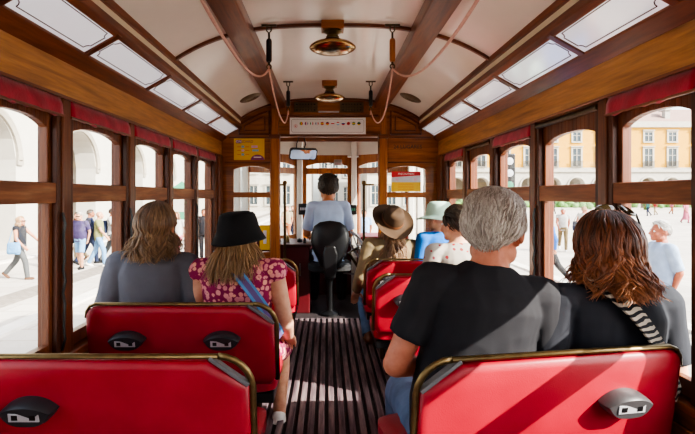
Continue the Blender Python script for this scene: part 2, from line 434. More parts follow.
for s, side in ((-1, 'left'), (1, 'right')):
    P = lambda u, v, w, s=s: (s * u, w, v)
    w = struct(MB().box(s * 1.12, s * 1.17, Y0, Y1, -.02, .565), 'wall_' + side, MT['brown_y'])
    m = MB()
    for k in range(len(POSTS) - 1): m.box(s * 1.105, s * 1.12, POSTS[k] + .08, POSTS[k + 1] - .08, .1, .5)
    m.build('panel_board', MT['brown_y'], w, bevel=.006)
    struct(MB().box(s * 1.10, s * 1.12, Y0, Y1, 0, .07), 'baseboard_' + side, MT['dark_z'])
    trim(MB().box(s * 1.075, s * 1.20, Y0, Y1, .562, .592), MT['brown_y'], bevel=.006)           # sill
    trim(MB().box(s * 1.07, s * 1.19, Y0, Y1, 1.628, 1.772), MT['oak_y'], bevel=.008)            # broad oak beam
    trim(MB().box(s * 1.062, s * 1.075, Y0, Y1, 1.622, 1.634), MT['mahog_y'], bevel=.003)        # bead under it
    trim(MB().prism([(1.075, 1.766), (1.015, 1.812), (1.02, 1.845), (1.2, 1.86), (1.2, 1.766)], P, Y0, Y1), MT['mahog_y'], bevel=.004)
    trim(MB().prism([(.893, 1.884), (.868, 1.902), (.872, 1.938), (.93, 1.94), (.93, 1.90)], P, Y0, Y1), MT['mahog_y'], bevel=.004)
    trim(MB().prism([(.884, 1.93), (.884, 1.99), (.93, 2.0), (.93, 1.93)], P, Y0, Y1), MT['cream_strip'])
    trim(MB().prism([(.892, 1.972), (.868, 1.972), (.866, 2.004), (.90, 2.01)], P, Y0, Y1), MT['mahog_y'], bevel=.004)
    # posts between the windows
    for k, yp in enumerate(POSTS):
        m = MB().box(s * 1.085, s * 1.19, yp - .03, yp + .03, .0 + .59, 1.63)
        o = trim(m, MT['brown_z'], bevel=.005)
        MB().box(s * 1.092, s * 1.115, yp - .062, yp - .034, .592, 1.62).build('sash_guide', MT['dark_z'], o, bevel=.003)
        MB().box(s * 1.092, s * 1.115, yp + .034, yp + .062, .592, 1.62).build('sash_guide', MT['dark_z'], o, bevel=.003)
        if 0 < k < 9:
            pl = [(s * (1.087 - .012 * abs(sin(q * 1.3))), yp - .033, .62 + .55 * q / 12) for q in range(13)]
            MB().tube(pl, .006, 6, 1).build('window_strap', MT['black'], o, smooth=True)
    trim(MB().box(s * 1.06, s * 1.17, 4.70, 4.86, .0, 1.63), MT['brown_z'], bevel=.006)
    # window units
    for k in range(len(POSTS) - 1):
        a, b = POSTS[k] + .032, POSTS[k + 1] - .032
        win_no[0] += 1
        fr = struct(MB().box(s * 1.135, s * 1.17, a, b, .592, .625).box(s * 1.115, s * 1.165, a, b, 1.60, 1.63), 'window_%d' % win_no[0], MT['brown_y'])
        Fn = lambda u, v, w, s=s: (s * w, u, v)
        yc, hw = (a + b) / 2, (b - a) / 2 - .052
        up = MB().box(s * 1.118, s * 1.15, a, a + .052, 1.268, 1.60).box(s * 1.118, s * 1.15, b - .052, b, 1.268, 1.60).box(s * 1.118, s * 1.15, a + .052, b - .052, 1.268, 1.29)
        up.arch_top(a + .052, b - .052, lambda u: 1.503 + .036 * (1 - abs((u - yc) / hw) ** 2.6), 1.60, Fn, 1.118, 1.15)
        us = up.build('upper_sash', MT['brown_z'], fr, bevel=.003)
        MB().box(s * 1.132, s * 1.136, a + .05, b - .05, 1.288, 1.545).build('pane', MT['glass'], us)
        dz = -.25 if (s > 0 and k in (2, 3)) else 0.0
        lo = MB().box(s * 1.112, s * 1.142, a, a + .052, .60, 1.278).box(s * 1.112, s * 1.142, b - .052, b, .60, 1.278)
        lo.box(s * 1.112, s * 1.142, a + .052, b - .052, .60, .655)
        ls = lo.build('lower_sash', MT['brown_z'], fr, bevel=.003)
        MB().box(s * 1.096, s * 1.142, a, b, 1.208, 1.288).build('meeting_rail', MT['worn_y'], ls, bevel=.005)
        MB().box(s * 1.126, s * 1.13, a + .05, b - .05, .65, 1.212).build('pane', MT['glass'], ls)
        if dz:
            ls.location.z = dz
            MB().box(s * 1.088, s * 1.094, a + .01, b - .01, 1.235, 1.63).build('lowered_blind', MT['velvet'], fr)
    # red roller blinds rolled up under the beam, only where the photo shows them
    order = ['nearest the camera', 'second from the camera', 'third from the camera', 'fourth from the camera', 'last before the cab partition']
    for j, k in enumerate(range(4, 9)):
        if s > 0 and j in (1, 3): continue
        a, b = POSTS[k] + .032, POSTS[k + 1] - .032
        bl = empty('roller_blind', (s * 1.088, (a + b) / 2, 1.63), 0, 'dusty red roller blind hanging over the %s-hand window %s' % (side, order[j]), 'blind', 'red roller blinds rolled up over the windows')
        h = (b - a) / 2 - .006; m = MB(); prof = []
        nz = 18
        rows = []
        for i in range(nz + 1):
            y = -h + 2 * h * i / nz; sag = .004 * sin(i * 1.9) + .003 * sin(i * .7 + j)
            rows.append([(s * (.003 + .003 * sin(i * 1.1)), y, -.0), (s * (-.004 + .003 * sin(i * 1.3 + 1)), y, -.03 + sag * .5), (s * (-.008 + .002 * sin(i * .9)), y, -.070 + sag), (s * -.003, y, -.078 + sag), (s * .008, y, -.07 + sag), (s * .010, y, 0)])
        vs = [p for r in rows for p in r]; q = 6
        m.add(vs, [(i * q + c, i * q + (c + 1) % q, (i + 1) * q + (c + 1) % q, (i + 1) * q + c) for i in range(nz) for c in range(q)] + [tuple(range(q))[::-1], tuple(range(nz * q, nz * q + q))])
        m.build('blind_cloth', MT['velvet'], bl, smooth='all')
        MB().tube([(s * -.004, -h - .012, -.072), (s * -.004, h + .012, -.072)], .006, 8).build('bottom_bar', MT['mahog_y'], bl, smooth=True)
    if s > 0:
        for k in (5, 7):
            a, b = POSTS[k] + .032, POSTS[k + 1] - .032
            bl = empty('blind_roller', (s * 1.095, (a + b) / 2, 1.605), 0, 'bare dusty blind roller without cloth over the right-hand window %s' % ('second from the camera' if k == 5 else 'fourth from the camera'), 'blind roller', 'bare blind rollers')
            MB().tube([(0, -(b - a) / 2 + .01, 0), (0, (b - a) / 2 - .01, 0)], .014, 12).build('roller', MT['bronze'], bl, smooth=True)
    # white cornice cards with a maroon line
    e0, e1 = V((1.026, 1.816)), V((.884, 1.896)); du = (e1 - e0).normalized(); nn = V((-du.y, du.x)); L = (e1 - e0).length
    if nn.x > 0: nn = -nn
    ends = [.65 + .0] + [p + .01 for p in POSTS[4:9]] + [4.80]
    names = ['over the window nearest the camera', 'second from the camera', 'third from the camera', 'fourth from the camera', 'last before the cab partition']
    cuts = [p + .02 for p in POSTS[:9]] + [4.80]
    for k in range(9):
        a, b = cuts[k] + .017, cuts[k + 1] - .017
        def pl(u, v, w, s=s): q = e0 + du * v + nn * w; return (s * q.x, u, q.y)
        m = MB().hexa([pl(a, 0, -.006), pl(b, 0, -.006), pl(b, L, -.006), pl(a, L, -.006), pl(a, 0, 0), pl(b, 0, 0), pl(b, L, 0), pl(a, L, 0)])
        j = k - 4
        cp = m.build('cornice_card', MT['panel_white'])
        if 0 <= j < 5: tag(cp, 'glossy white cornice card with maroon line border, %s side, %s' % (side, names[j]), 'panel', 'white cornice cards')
        else: cp['kind'] = S; cp.name = 'trim_%d' % (200 + k + (20 if s > 0 else 0))
        g, r = .030, .022
        pts = []
        def corner(cu, cv, fu, fv):
            for t in range(5):
                q = pi / 2 * t / 4
                pts.append((cu + fu * r * cos(q), cv + fv * r * sin(q)))
        A, B, C_, D = a + g * .7, b - g * .7, g * .95, L - g * .8
        seq = [(A + r, C_), (B - r, C_)] + [(B - r * cos(t), C_ + r * sin(t)) for t in (0.5, 1.07)] + [(B, C_ + r), (B, D - r)] + [(B - r * sin(t), D - r * cos(t)) for t in (.5, 1.07)] + [(B - r, D), (A + r, D)] + [(A + r * cos(t), D - r * sin(t)) for t in (.5, 1.07)] + [(A, D - r), (A, C_ + r)] + [(A + r * sin(t), C_ + r * cos(t)) for t in (.5, 1.07)]
        seq.append(seq[0])
        m = MB().tube([pl(u, v, .0012) for u, v in seq], .0024, 4)
        m.build('border_line', MT['line_maroon'], cp)
        # divider batten
        d = cuts[k]
        m = MB().hexa([pl(d - .018, -.004, -.004), pl(d + .018, -.004, -.004), pl(d + .018, L + .004, -.004), pl(d - .018, L + .004, -.004), pl(d - .018, -.004, .008), pl(d + .018, -.004, .008), pl(d + .018, L + .004, .008), pl(d - .018, L + .004, .008)])
        trim(m, MT['mahog_x'], bevel=.002)

# ------------------------------------------------------------------ the partition in front of the cab
PY = Y1
def px(x): return CAMX + (x - VPX) * PY / F
def pz(y): return CAMZ + (VPY - y) * PY / F
FR = lambda u, v, w: (u, w, v)
XL0, XL1, XP0, XO0 = -.955, -.597, -.597, -.497
XO1, XR0, XR1 = .478, .566, .945
ZT, ZM0, ZM1, ZB = 1.503, 1.215, 1.268, .675
DO = 1.815
def archz(c, h): return lambda u: ZT - .012 + .035 * (1 - abs((u - c) / h) ** 2.4)
m = MB()
m.box(-1.13, XL0, PY, PY + .05, 0, 1.7).box(XL1, XO0, PY, PY + .05, 0, DO).box(XO1, XR0, PY, PY + .05, 0, DO).box(XR1, 1.13, PY, PY + .05, 0, 1.7)
for a, b in ((XL0, XL1), (XR0, XR1)):
    m.box(a, b, PY, PY + .05, 0, ZB); m.box(a, b, PY, PY + .05, ZM0, ZM1)
    m.arch_top(a, b, archz((a + b) / 2, (b - a) / 2), 1.7, FR, PY, PY + .05)
m.box(-1.13, XO0, PY, PY + .05, 1.7, 1.86).box(XO1, 1.13, PY, PY + .05, 1.7, 1.86)
m.box(-1.0, XO0, PY, PY + .05, 1.86, 2.0).box(XO1, 1.0, PY, PY + .05, 1.86, 2.0)
m.box(-.9, .9, PY, PY + .05, 2.0, 2.22).box(XO0, XO1, PY, PY + .05, DO, 2.0)
wf = struct(m, 'wall_front', MT['oak_x'])
wb = bpy.data.objects.new('wall_back', wf.data); link(wb); wb.location = (0, Y0 - PY - .05, 0); wb['kind'] = S
struct(MB().box(-1.0, 1.0, Y0 - 1.45, Y0 - 1.4, -.9, .95).box(-1.0, 1.0, Y0 - 1.45, Y0 - 1.4, 1.55, 1.9).box(-1.0, -.5, Y0 - 1.45, Y0 - 1.4, .95, 1.55).box(.5, 1.0, Y0 - 1.45, Y0 - 1.4, .95, 1.55), 'wall_rear_platform', MT['oak_x'])
struct(MB().box(-1.1, 1.1, Y0 - 1.5, Y0, -.06, 0), 'floor_rear_platform', MT['floor_dark'])
for a, b in ((XP0, XO0), (XO1, XR0)):                    # pilasters each side of the doorway
    trim(MB().box(a + .008, b - .002, PY - .035, PY, 0, 1.80), MT['oak_z'], bevel=.008)
    trim(MB().box(a + .02, b - .01, PY - .03, PY, 1.83, 2.14), MT['oak_z'], bevel=.006)
    trim(MB().box(a - .004, b + .006, PY - .045, PY, 1.795, 1.835), MT['mahog_x'], bevel=.006)
trim(MB().box(XO0 + .0, XO1, PY - .025, PY, DO, DO + .025), MT['mahog_x'], bevel=.005)
trim(MB().box(XO0 + .0, XO1, PY - .022, PY, 2.015, 2.035), MT['mahog_x'], bevel=.004)
for s in (-1, 1):                                         # arched panel mouldings above the side windows
    for d, t in ((0, .011), (.045, .007)):
        u0, u1, v0 = (.60 + d), (.90 - d * 1.2), 1.84 + d * .8
        top = lambda u: cz(u) - .055 - d * .9
        pts = [(u0, v0), (u1, v0)]; q = 8
        if top(u1) > v0 + .02: pass
        pts += [(u1 + (u0 - u1) * i / q, max(v0 + .012, top(u1 + (u0 - u1) * i / q))) for i in range(q + 1)] + [(u0, v0)]
        trim(MB().tube([(s * u, PY - .004, v) for u, v in pts], t, 6), MT['mahog_x'])
    trim(MB().box(s * .57, s * 1.0, PY - .012, PY, 1.80, 1.816), MT['mahog_x'], bevel=.003)
    trim(MB().box(s * .57, s * 1.04, PY - .012, PY, 1.555, 1.57), MT['mahog_x'], bevel=.003)
for a, b in ((XL0, XL1), (XR0, XR1)):
    win_no[0] += 1
    m = MB()
    for z0, z1 in ((ZB, ZM0), (ZM1, 1.53)):
        m.box(a, b, PY + .018, PY + .024, z0, z1)
    struct(m, 'window_%d' % win_no[0], MT['glass'])
# signs fixed to the partition
sg = empty('flag_sign', ((px(290) + px(365.5)) / 2, PY - .028, (pz(118) + pz(134.5)) / 2), 0, 'white language sign with a row of twelve round flags above the cab doorway', 'sign')
W, H = px(365.5) - px(290), pz(118) - pz(134.5)
MB().box(-W / 2, W / 2, -.004, .026, -H / 2, H / 2).build('board', MT['white_print'], sg, bevel=.002)
b_ = .018
m = MB()
q = [(-W / 2 + b_, -H / 2 + b_ + .012), (-W / 2 + b_, H / 2 - b_ - .012), (-W / 2 + b_ + .012, H / 2 - b_), (W / 2 - b_ - .012, H / 2 - b_), (W / 2 - b_, H / 2 - b_ - .012), (W / 2 - b_, -H / 2 + b_ + .012), (W / 2 - b_ - .012, -H / 2 + b_), (-W / 2 + b_ + .012, -H / 2 + b_), (-W / 2 + b_, -H / 2 + b_ + .012)]
m.tube([(u, -.0045, v) for u, v in q], .0013, 4).build('border_line', MT['line_maroon'], sg)
def ring(r0, r1, c, yy, n=28):
    m = MB(); vs = []
    for r in (r0, r1):
        for k in range(n): vs.append((c[0] + r * cos(2 * pi * k / n), yy, c[1] + r * sin(2 * pi * k / n)))
    return m.add(vs, [(k, (k + 1) % n, n + (k + 1) % n, n + k) for k in range(n)])
def disc_band(c, r, y, bands, vertical, mats, parent, name='flag'):
    m = MB(); nb = len(bands)
    for i, bcol in enumerate(bands):
        m.cur = i; t0 = -r + 2 * r * i / nb; t1 = -r + 2 * r * (i + 1) / nb; st = 6; pts = []
        for k in range(st + 1): t = t0 + (t1 - t0) * k / st; pts.append((t, math.sqrt(max(0, r * r - t * t))))
        poly = pts + [(t, -h) for t, h in pts[::-1]]
        if not vertical: poly = [(h, -t) for t, h in poly]
        vs = [(c[0] + u, y, c[1] + v) for u, v in poly]; m.add(vs, [tuple(range(len(vs)))])
    return m.build(name, [MT['f_' + b] for b in bands], parent)
ring(.014, .017, (-W / 2 + .058, -.004), -.0052).build('round_emblem', MT['red_print'], sg)
m = MB().add([(-W / 2 + .052, -.0052, .004), (-W / 2 + .052, -.0052, -.012), (-W / 2 + .066, -.0052, -.004)], [(0, 1, 2)]); m.build('emblem_arrow', MT['red_print'], sg)
flags = [(['green', 'yellow', 'red'], 1), (['navy', 'red', 'white', 'navy'], 1), (['green', 'white', 'red'], 1), (['navy', 'white', 'red'], 1), (['red', 'yellow', 'red'], 0), (['black', 'red', 'yellow'], 0),
         (['white', 'red', 'white'], 0), (['red', 'white', 'sky'], 0), (['white', 'navy', 'red'], 0), (['red'], 0), (['green', 'yellow', 'green'], 0), (['green', 'black', 'yellow'], 0)]
for i, (bands, ver) in enumerate(flags):
    u = -W / 2 + .113 + i * (W - .18) / 11
    disc_band((u, .022), .0165, -.0052, bands, ver, None, sg)
    text('number', str(i + 1), .020, MT['grey_print'], sg, (u, -.005, -.024), (pi / 2, 0, 0))

def poster(name, x0, x1, z0, z1, y, mat, label, cat):
    e = empty(name, ((x0 + x1) / 2, y, (z0 + z1) / 2), 0, label, cat)
    w, h = (x1 - x0) / 2, (z1 - z0) / 2
    MB().box(-w, w, 0, .004, -h, h).build('sheet', mat, e)
    return e, w, h
e, w, h = poster('notice_poster', px(234), px(264.5), pz(160), pz(138.5), PY - .006, MT['yellow_print'], 'yellow notice poster with purple header fixed to the left partition panel', 'poster')
MB().box(-w * .86, -w * .52, -.002, 0, h * .55, h * .86).build('logo_box', MT['purple_print'], e)
text('lettering', 'ON', h * .32, MT['white_print'], e, (-w * .69, -.003, h * .70), (pi / 2, 0, 0))
text('lettering', 'BOARD', h * .34, MT['purple_print'], e, (-w * .14, -.002, h * .70), (pi / 2, 0, 0))
for v, c in ((.22, 'blue_print'), (-.12, 'pink_print'), (-.5, 'blue_print')):
    MB().box(-w * .5, -w * .32, -.0015, 0, h * (v - .1), h * (v + .12)).build('pictogram', MT[c], e)
    for u0, u1 in ((-.78, -.56), (-.24, 0)): MB().box(w * u0, w * u1, -.0015, 0, h * (v - .03), h * (v + .03)).build('text_line', MT['f_orange'], e)
MB().box(w * .15, w * .55, -.0015, 0, h * .12, h * .34).build('pictogram', MT['pink_print'], e)
MB().box(w * .2, w * .62, -.0015, 0, h * -.2, h * -.02).build('pictogram', MT['blue_print'], e)
pts = [(w * .55 + w * .45 * cos(pi * k / 14), -h + h * .5 * sin(pi * k / 14)) for k in range(15)]
MB().prism(pts, FR, -.002, 0).build('purple_badge', MT['purple_print'], e)
MB().box(w * .3, w * .8, -.003, -.002, -h * .80, -h * .70).build('text_line', MT['white_print'], e)

e, w, h = poster('safety_notice', px(391.5), px(421), pz(191.7), pz(171.5), PY + .008, MT['grey_print'], 'red, white and yellow notice behind the upper pane of the right partition window', 'poster')
MB().prism([(-w, h), (w, h), (w, h * .62), (-w, h * .42)], FR, -.002, 0).build('red_header', MT['red_print'], e)
text('lettering', 'PRECAUTION', h * .26, MT['white_print'], e, (0, -.003, h * .76), (pi / 2, 0, 0))
MB().box(-w, w, -.002, 0, -h, -h * .05).build('yellow_field', MT['yellow_print'], e)
for u in (-.62, .62): MB().box(w * (u - .1), w * (u + .1), -.002, 0, h * .1, h * .32).build('pictogram', MT['pink_print'], e)
for v in (-.25, -.45, -.62, -.8): MB().box(-w * .55, w * .5, -.0026, -.002, h * (v - .02), h * (v + .02)).build('text_line', MT['f_orange'], e)
e, w, h = poster('yellow_sticker', px(259.5), px(270), pz(250), pz(225), PY + .010, MT['yellow_print'], 'small yellow sticker on the lower pane of the left partition window', 'sticker')
MB().box(-w * .3, w * .3, -.002, 0, -h * .5, h * .55).build('pictogram', MT['grey_print'], e)
o = text('capacity_lettering', '24 LUGARES', .052, MT['ink'], None, ((px(395) + px(420.5)) / 2, PY - .003, pz(147)), (pi / 2, 0, 0))
tag(o, 'dark painted capacity lettering on the wood above the right partition window', 'lettering')
for x0, x1 in ((294, 317.5), (340, 363.5)):              # ventilation grilles
    side = 'left' if x0 < 320 else 'right'
    e = empty('vent_grille', ((px(x0) + px(x1)) / 2, PY - .012, (pz(102.5) + pz(112.3)) / 2), 0, 'dark bronze ventilation grille on the %s above the flag sign' % side, 'grille', 'grilles over the doorway')
    w, h = (px(x1) - px(x0)) / 2, (pz(102.5) - pz(112.3)) / 2
    m = MB().box(-w, w, -.004, .0, -h, -h + .014).box(-w, w, -.004, 0, h - .014, h).box(-w, -w + .02, -.004, 0, -h, h).box(w - .02, w, -.004, 0, -h, h)
    for i in range(1, 7): u = -w + .02 + (2 * w - .04) * i / 7; m.box(u - .009, u + .009, -.004, 0, -h, h)
    for v in (-.25, .25): m.box(-w, w, -.004, 0, h * v - .009, h * v + .009)
    m.build('grille_plate', MT['plate'], e)
    MB().box(-w, w, .001, .012, -h, h).build('backing', MT['black'], e)
o = MB().box(px(318.5), px(339), PY - .008, PY, pz(112.6), pz(111.2)).build('brass_plate', MT['silver']); tag(o, 'tiny pale maker plate between the two ventilation grilles', 'plate')

# ------------------------------------------------------------------ ceiling fittings
for i, (yl, wh) in enumerate(((2.72, 'nearer larger-looking'), (4.12, 'farther'))):
    e = empty('ceiling_lamp', (CAMX + (332.5 - VPX) * 2.72 / F if i == 0 else CAMX + (329.5 - VPX) * yl / F, yl - .02, 2.19), 0, '%s copper saucer lamp on a brass neck under the ceiling%s' % (wh, ' rib' if i == 0 else ' before the flag sign'), 'lamp', 'copper ceiling lamps')
    MB().box(-.062, .062, -.05, .05, -.045, .0).build('mounting_block', MT['oak_x'], e, bevel=.004)
    MB().lathe([(.048, -.045), (.052, -.053), (.034, -.062), (.028, -.07), (.036, -.078), (.037, -.086), (.042, -.09)], n=24).build('neck', MT['brass'], e, smooth=True)
    MB().lathe([(.040, -.09), (.043, -.093), (.043, -.102), (.04, -.105)], n=24).build('collar', MT['black'], e, smooth=True)
    MB().lathe([(.036, -.102), (.075, -.107), (.108, -.119), (.124, -.131), (.129, -.139), (.122, -.147), (.10, -.158), (.06, -.166), (.01, -.168)], n=40).build('lamp_shade', MT['copper'], e, smooth='all')
for s in (-1, 1):
    z = cz(.70); sl = math.atan(.2 * 3 * .70 ** 2 / .89 ** 3)
    e = empty('ceiling_vent', (s * .70, 4.28, z), 0, 'round bronze ceiling vent on the %s near the partition' % ('left' if s < 0 else 'right'), 'vent', 'round ceiling vents')
    mt = MX.Rotation(s * sl, 3, 'Y')
    MB().lathe([(.098, .004), (.10, -.004), (.09, -.012), (.07, -.015), (.066, -.010), (.045, -.014), (.04, -.009), (.01, -.012)], n=32, mat=mt).build('cover', MT['plate'], e, smooth=True)

def hanger(x, y, side, which, matl):
    zt = cz(x) - .018
    e = empty('cord_hanger', (x, y, zt), 0, '%s-hand %s strap hanger holding the bell cord under the ceiling' % (side, which), 'hanger', 'bell cord hangers')
    m = MB().box(-.04, .04, -.008, .008, -.006, .004)
    m.tube([(-.012, 0, 0), (-.012, 0, -.03), (0, 0, -.042), (.012, 0, -.03), (.012, 0, 0)], .004, 6).build('hook', MT['bronze'], e, smooth=True)
    MB().tube([(0, 0, -.04), (0, 0, -.075)], .006, 8).build('link', MT['bronze'], e, smooth=True)
    MB().lathe([(.013, -.075), (.016, -.085), (.016, -.19), (.013, -.20)], n=12).build('sleeve', matl, e, smooth=True)
    m = MB().tube([(0, 0, -.2), (0, 0, -.212)], .006, 8)
    m.tube([(.012 * cos(q), 0, -.224 + .012 * sin(q)) for q in [2 * pi * k / 12 for k in range(13)]], .004, 6).build('ring', MT['bronze'], e, smooth=True)
    return zt - .236
HY = (2.66, 3.98)
for s, xs_, side in ((-1, -.345, 'left'), (1, .325, 'right')):
    ends = []
    for y, wh in ((HY[0] - 2.3, None), (HY[0], 'nearer'), (HY[1], 'farther')):
        if wh: ends.append((y, hanger(xs_, y, side, wh, MT['oak_z'] if (s > 0 and wh == 'nearer') else MT['black'])))
        else: ends.append((y, 1.93))
    pts = []
    for (a, za), (b, zb), zl in ((ends[0], ends[1], 1.70), (ends[1], ends[2], 1.745)):
        for i in range(25):
            t = i / 24; base = za + (zb - za) * t; sag = (base - zl)
            pts.append(V((xs_ + .012 * sin(t * pi), a + (b - a) * t, base - sag * (1 - abs(2 * t - 1) ** 2.2))))
    pts.append(V((xs_, HY[1] + .02, ends[2][1] - .03)))
    o = MB().tube(pts, .0048, 8).build('bell_cord', MT['rope'], smooth='all')
    tag(o, 'pale pink bell cord sagging between hangers on the %s of the ceiling' % side, 'cord', 'bell cords')

# ------------------------------------------------------------------ the driver's cab
cf = struct(MB().box(-1.1, 1.1, PY + .05, 6.25, -.06, -.0), 'floor_cab', MT['floor_dark'])
m = MB(); xx = -1.05
while xx < 1.05: m.box(xx, xx + .05, PY + .05, 6.2, 1.90, 1.915); xx += .056
m.box(-1.1, 1.1, PY + .05, 6.2, 1.915, 1.93)
struct(m, 'ceiling_cab', MT['white_paint'])
trim(MB().box(-1.05, 1.05, 5.62, 5.66, 1.855, 1.90), MT['mahog_x'], bevel=.004)
WX0, WX1, WY = -.335, .275, 6.10
def cab_panel(p, q, name, z0, z1, mat, th=.04):
    p, q = V((p[0], p[1], 0)), V((q[0], q[1], 0)); d = (q - p).normalized(); n_ = V((-d.y, d.x, 0)) * th
    return [V((a.x, a.y, z)) for z in (z0, z1) for a in (p, q, q + n_, p + n_)]
def seg_box(mb, p, q, t0, t1, z0, z1, th=.04, off=0.0):
    p, q = V((p[0], p[1], 0)), V((q[0], q[1], 0)); d = (q - p); L = d.length; d.normalize(); n_ = V((-d.y, d.x, 0))
    a, b = p + d * t0 + n_ * off, p + d * t1 + n_ * off
    c_, e_ = b + n_ * th, a + n_ * th
    return mb.hexa([(v.x, v.y, z) for z in (z0, z1) for v in (a, b, c_, e_)])
SEGS = [((-1.0, 5.05), (-.96, 5.62), 'left'), ((-.96, 5.62), (WX0 - .05, WY), 'left'), ((WX0, WY), (WX1, WY), 'front'), ((WX1 + .05, WY), (.92, 5.62), 'right'), ((.92, 5.62), (.98, 5.05), 'right')]
for i, (p, q, side) in enumerate(SEGS):
    L = (V(p) - V(q)).length
    m = MB(); m.cur = 0
    seg_box(m, p, q, 0, L, 1.715, 1.92)
    w = struct(m, 'wall_cab_%s_%d' % (side, i + 1), MT['white_paint'])
    m = MB(); seg_box(m, p, q, 0, L, -.9, .70); m.build('apron', MT['maroon'], w)
    win_no[0] += 1
    m = MB()
    if i in (0, 4):
        seg_box(m, p, q, 0, .05, .7, 1.72); seg_box(m, p, q, L - .05, L, .7, 1.72); seg_box(m, p, q, L * .5 - .02, L * .5 + .02, .7, 1.72)
        fr = struct(m, 'window_%d' % win_no[0], MT['white_paint'])
    else:
        seg_box(m, p, q, 0, .05, .7, 1.71); seg_box(m, p, q, L - .05, L, .7, 1.71)
        seg_box(m, p, q, .05, L - .05, .7, .75); seg_box(m, p, q, .05, L - .05, 1.50, 1.575, off=-.015, th=.06)
        P_, Q_ = V((p[0], p[1], 0)), V((q[0], q[1], 0)); D_ = (Q_ - P_).normalized(); N_ = V((-D_.y, D_.x, 0))
        fnn = lambda u, v, ww, P_=P_, D_=D_, N_=N_: tuple(P_ + D_ * u + N_ * ww + V((0, 0, v)))
        m.arch_top(.05, L - .05, lambda u, L=L: 1.60 + .040 * (1 - abs((u - L / 2) / (L / 2 - .05)) ** 2.2), 1.735, fnn, -.005, .04)
        fr = struct(m, 'window_%d' % win_no[0], MT['oak_z'])
    m = MB(); seg_box(m, p, q, .04, L - .04, .74, 1.51, .005, .02); seg_box(m, p, q, .04, L - .04, 1.57, 1.70, .005, .02); m.build('pane', MT['glass'], fr)
for x_, y_ in ((WX0 - .035, WY - .03), (WX1 + .03, WY - .03), (-.965, 5.6), (.93, 5.6), (-1.02, 5.02), (1.0, 5.02), (-1.0, 5.3), (.97, 5.3)):
    trim(MB().box(x_ - .033, x_ + .033, y_ - .03, y_ + .03, 0, 1.92), MT['white_paint'], bevel=.01)

c = empty('control_console', (-.41, 5.35, 0), 0, 'maroon control console on the left of the driver with instruments on its top', 'console')
MB().box(-.24, .20, -.22, .45, 0, .70).build('cabinet', MT['maroon'], c, bevel=.01)
MB().box(-.26, .22, -.24, .46, .70, .725).build('console_top', MT['dark_z'], c, bevel=.006)
for u, v, r, hh in ((-.15, -.05, .03, .05), (-.05, .0, .022, .07), (.08, .02, .03, .04), (.14, -.1, .018, .06)):
    MB().lathe([(r, 0), (r, hh * .7), (r * .6, hh), (.002, hh)], c=(u, v, .725), n=14).build('instrument', MT['brass'] if u < 0 else MT['black'], c, smooth=True)
m = MB().tube([(.10, -.235, .40), (.10, -.26, .40), (.10, -.26, .52), (.10, -.235, .52)], .008, 8); m.build('handle', MT['steel'], c, smooth=True)
c = empty('brake_console', (.50, 5.38, 0), 0, 'maroon brake console with red top on the right of the driver', 'console')
MB().box(-.17, .2, -.2, .35, 0, .72).build('cabinet', MT['maroon'], c, bevel=.01)
MB().box(-.18, .21, -.21, .36, .72, .80).build('console_top', MT['red'], c, bevel=.02)
hw = empty('hand_wheel', (.30, 5.15, .69), 0, 'silver spoked hand brake wheel beside the driver seat', 'wheel')
rot = MX.Rotation(R(62), 3, 'Y') @ MX.Rotation(R(-18), 3, 'X')
pts = [rot @ V((.18 * cos(2 * pi * k / 32), .18 * sin(2 * pi * k / 32), 0)) for k in range(33)]
MB().tube(pts, .014, 8).build('rim', MT['silver'], hw, smooth='all')
for k in range(4):
    a = 2 * pi * k / 4 + .3
    MB().tube([rot @ V((0, 0, -.01)), rot @ V((.175 * cos(a), .175 * sin(a), 0))], .007, 6).build('spoke', MT['steel'], hw, smooth=True)
MB().ell((0, 0, 0), (.03, .03, .03)).build('hub', MT['steel'], hw, smooth='all')
MB().tube([(0, 0, 0), rot @ V((0, 0, -.12)), V((.05, .08, -.3)), V((.06, .1, -.69))], .016, 8).build('column', MT['bronze'], hw, smooth=True)
for x_, yy, s in ((px(284.5) - .01, 5.0, -1), (px(364.5) + .005, 5.0, 1)):
    e = empty('handrail_pole', (x_, yy, 0), 0, 'dark steel handrail pole on the %s of the cab doorway' % ('left' if s < 0 else 'right'), 'pole', 'handrail poles in the doorway')
    MB().tube([(0, 0, 0), (0, 0, 1.355)], .014, 12).build('pole', MT['bronze'], e, smooth=True)
    MB().ell((0, 0, 1.365), (.024, .024, .024)).build('brass_knob', MT['brass'], e, smooth='all')
    MB().tube([(0, 0, 1.345), (s * .10, -.05, 1.345)], .01, 10).build('bracket', MT['brass'], e, smooth=True)
for x_, z0, z1, s in ((px(301.5) - .04, 1.0, 1.135, -1), (px(355) + .03, 1.0, 1.12, 1)):
    e = empty('ticket_validator', (x_ + (0 if s < 0 else 0), 5.98, (z0 + z1) / 2), 0, 'small black device box on the white post %s of the windscreen' % ('left' if s < 0 else 'right'), 'device', 'black device boxes in the cab')
    hh = (z1 - z0) / 2
    MB().box(-.055, .055, -.03, .075, -hh, hh).build('case', MT['black'], e, bevel=.01)
    m = MB()
    for k in range(3): m.box(-.034 + k * .026, -.016 + k * .026, -.033, -.03, -.012, .02)
    m.build('display', MT['silver'] if s < 0 else MT['kiosk_green'], e)
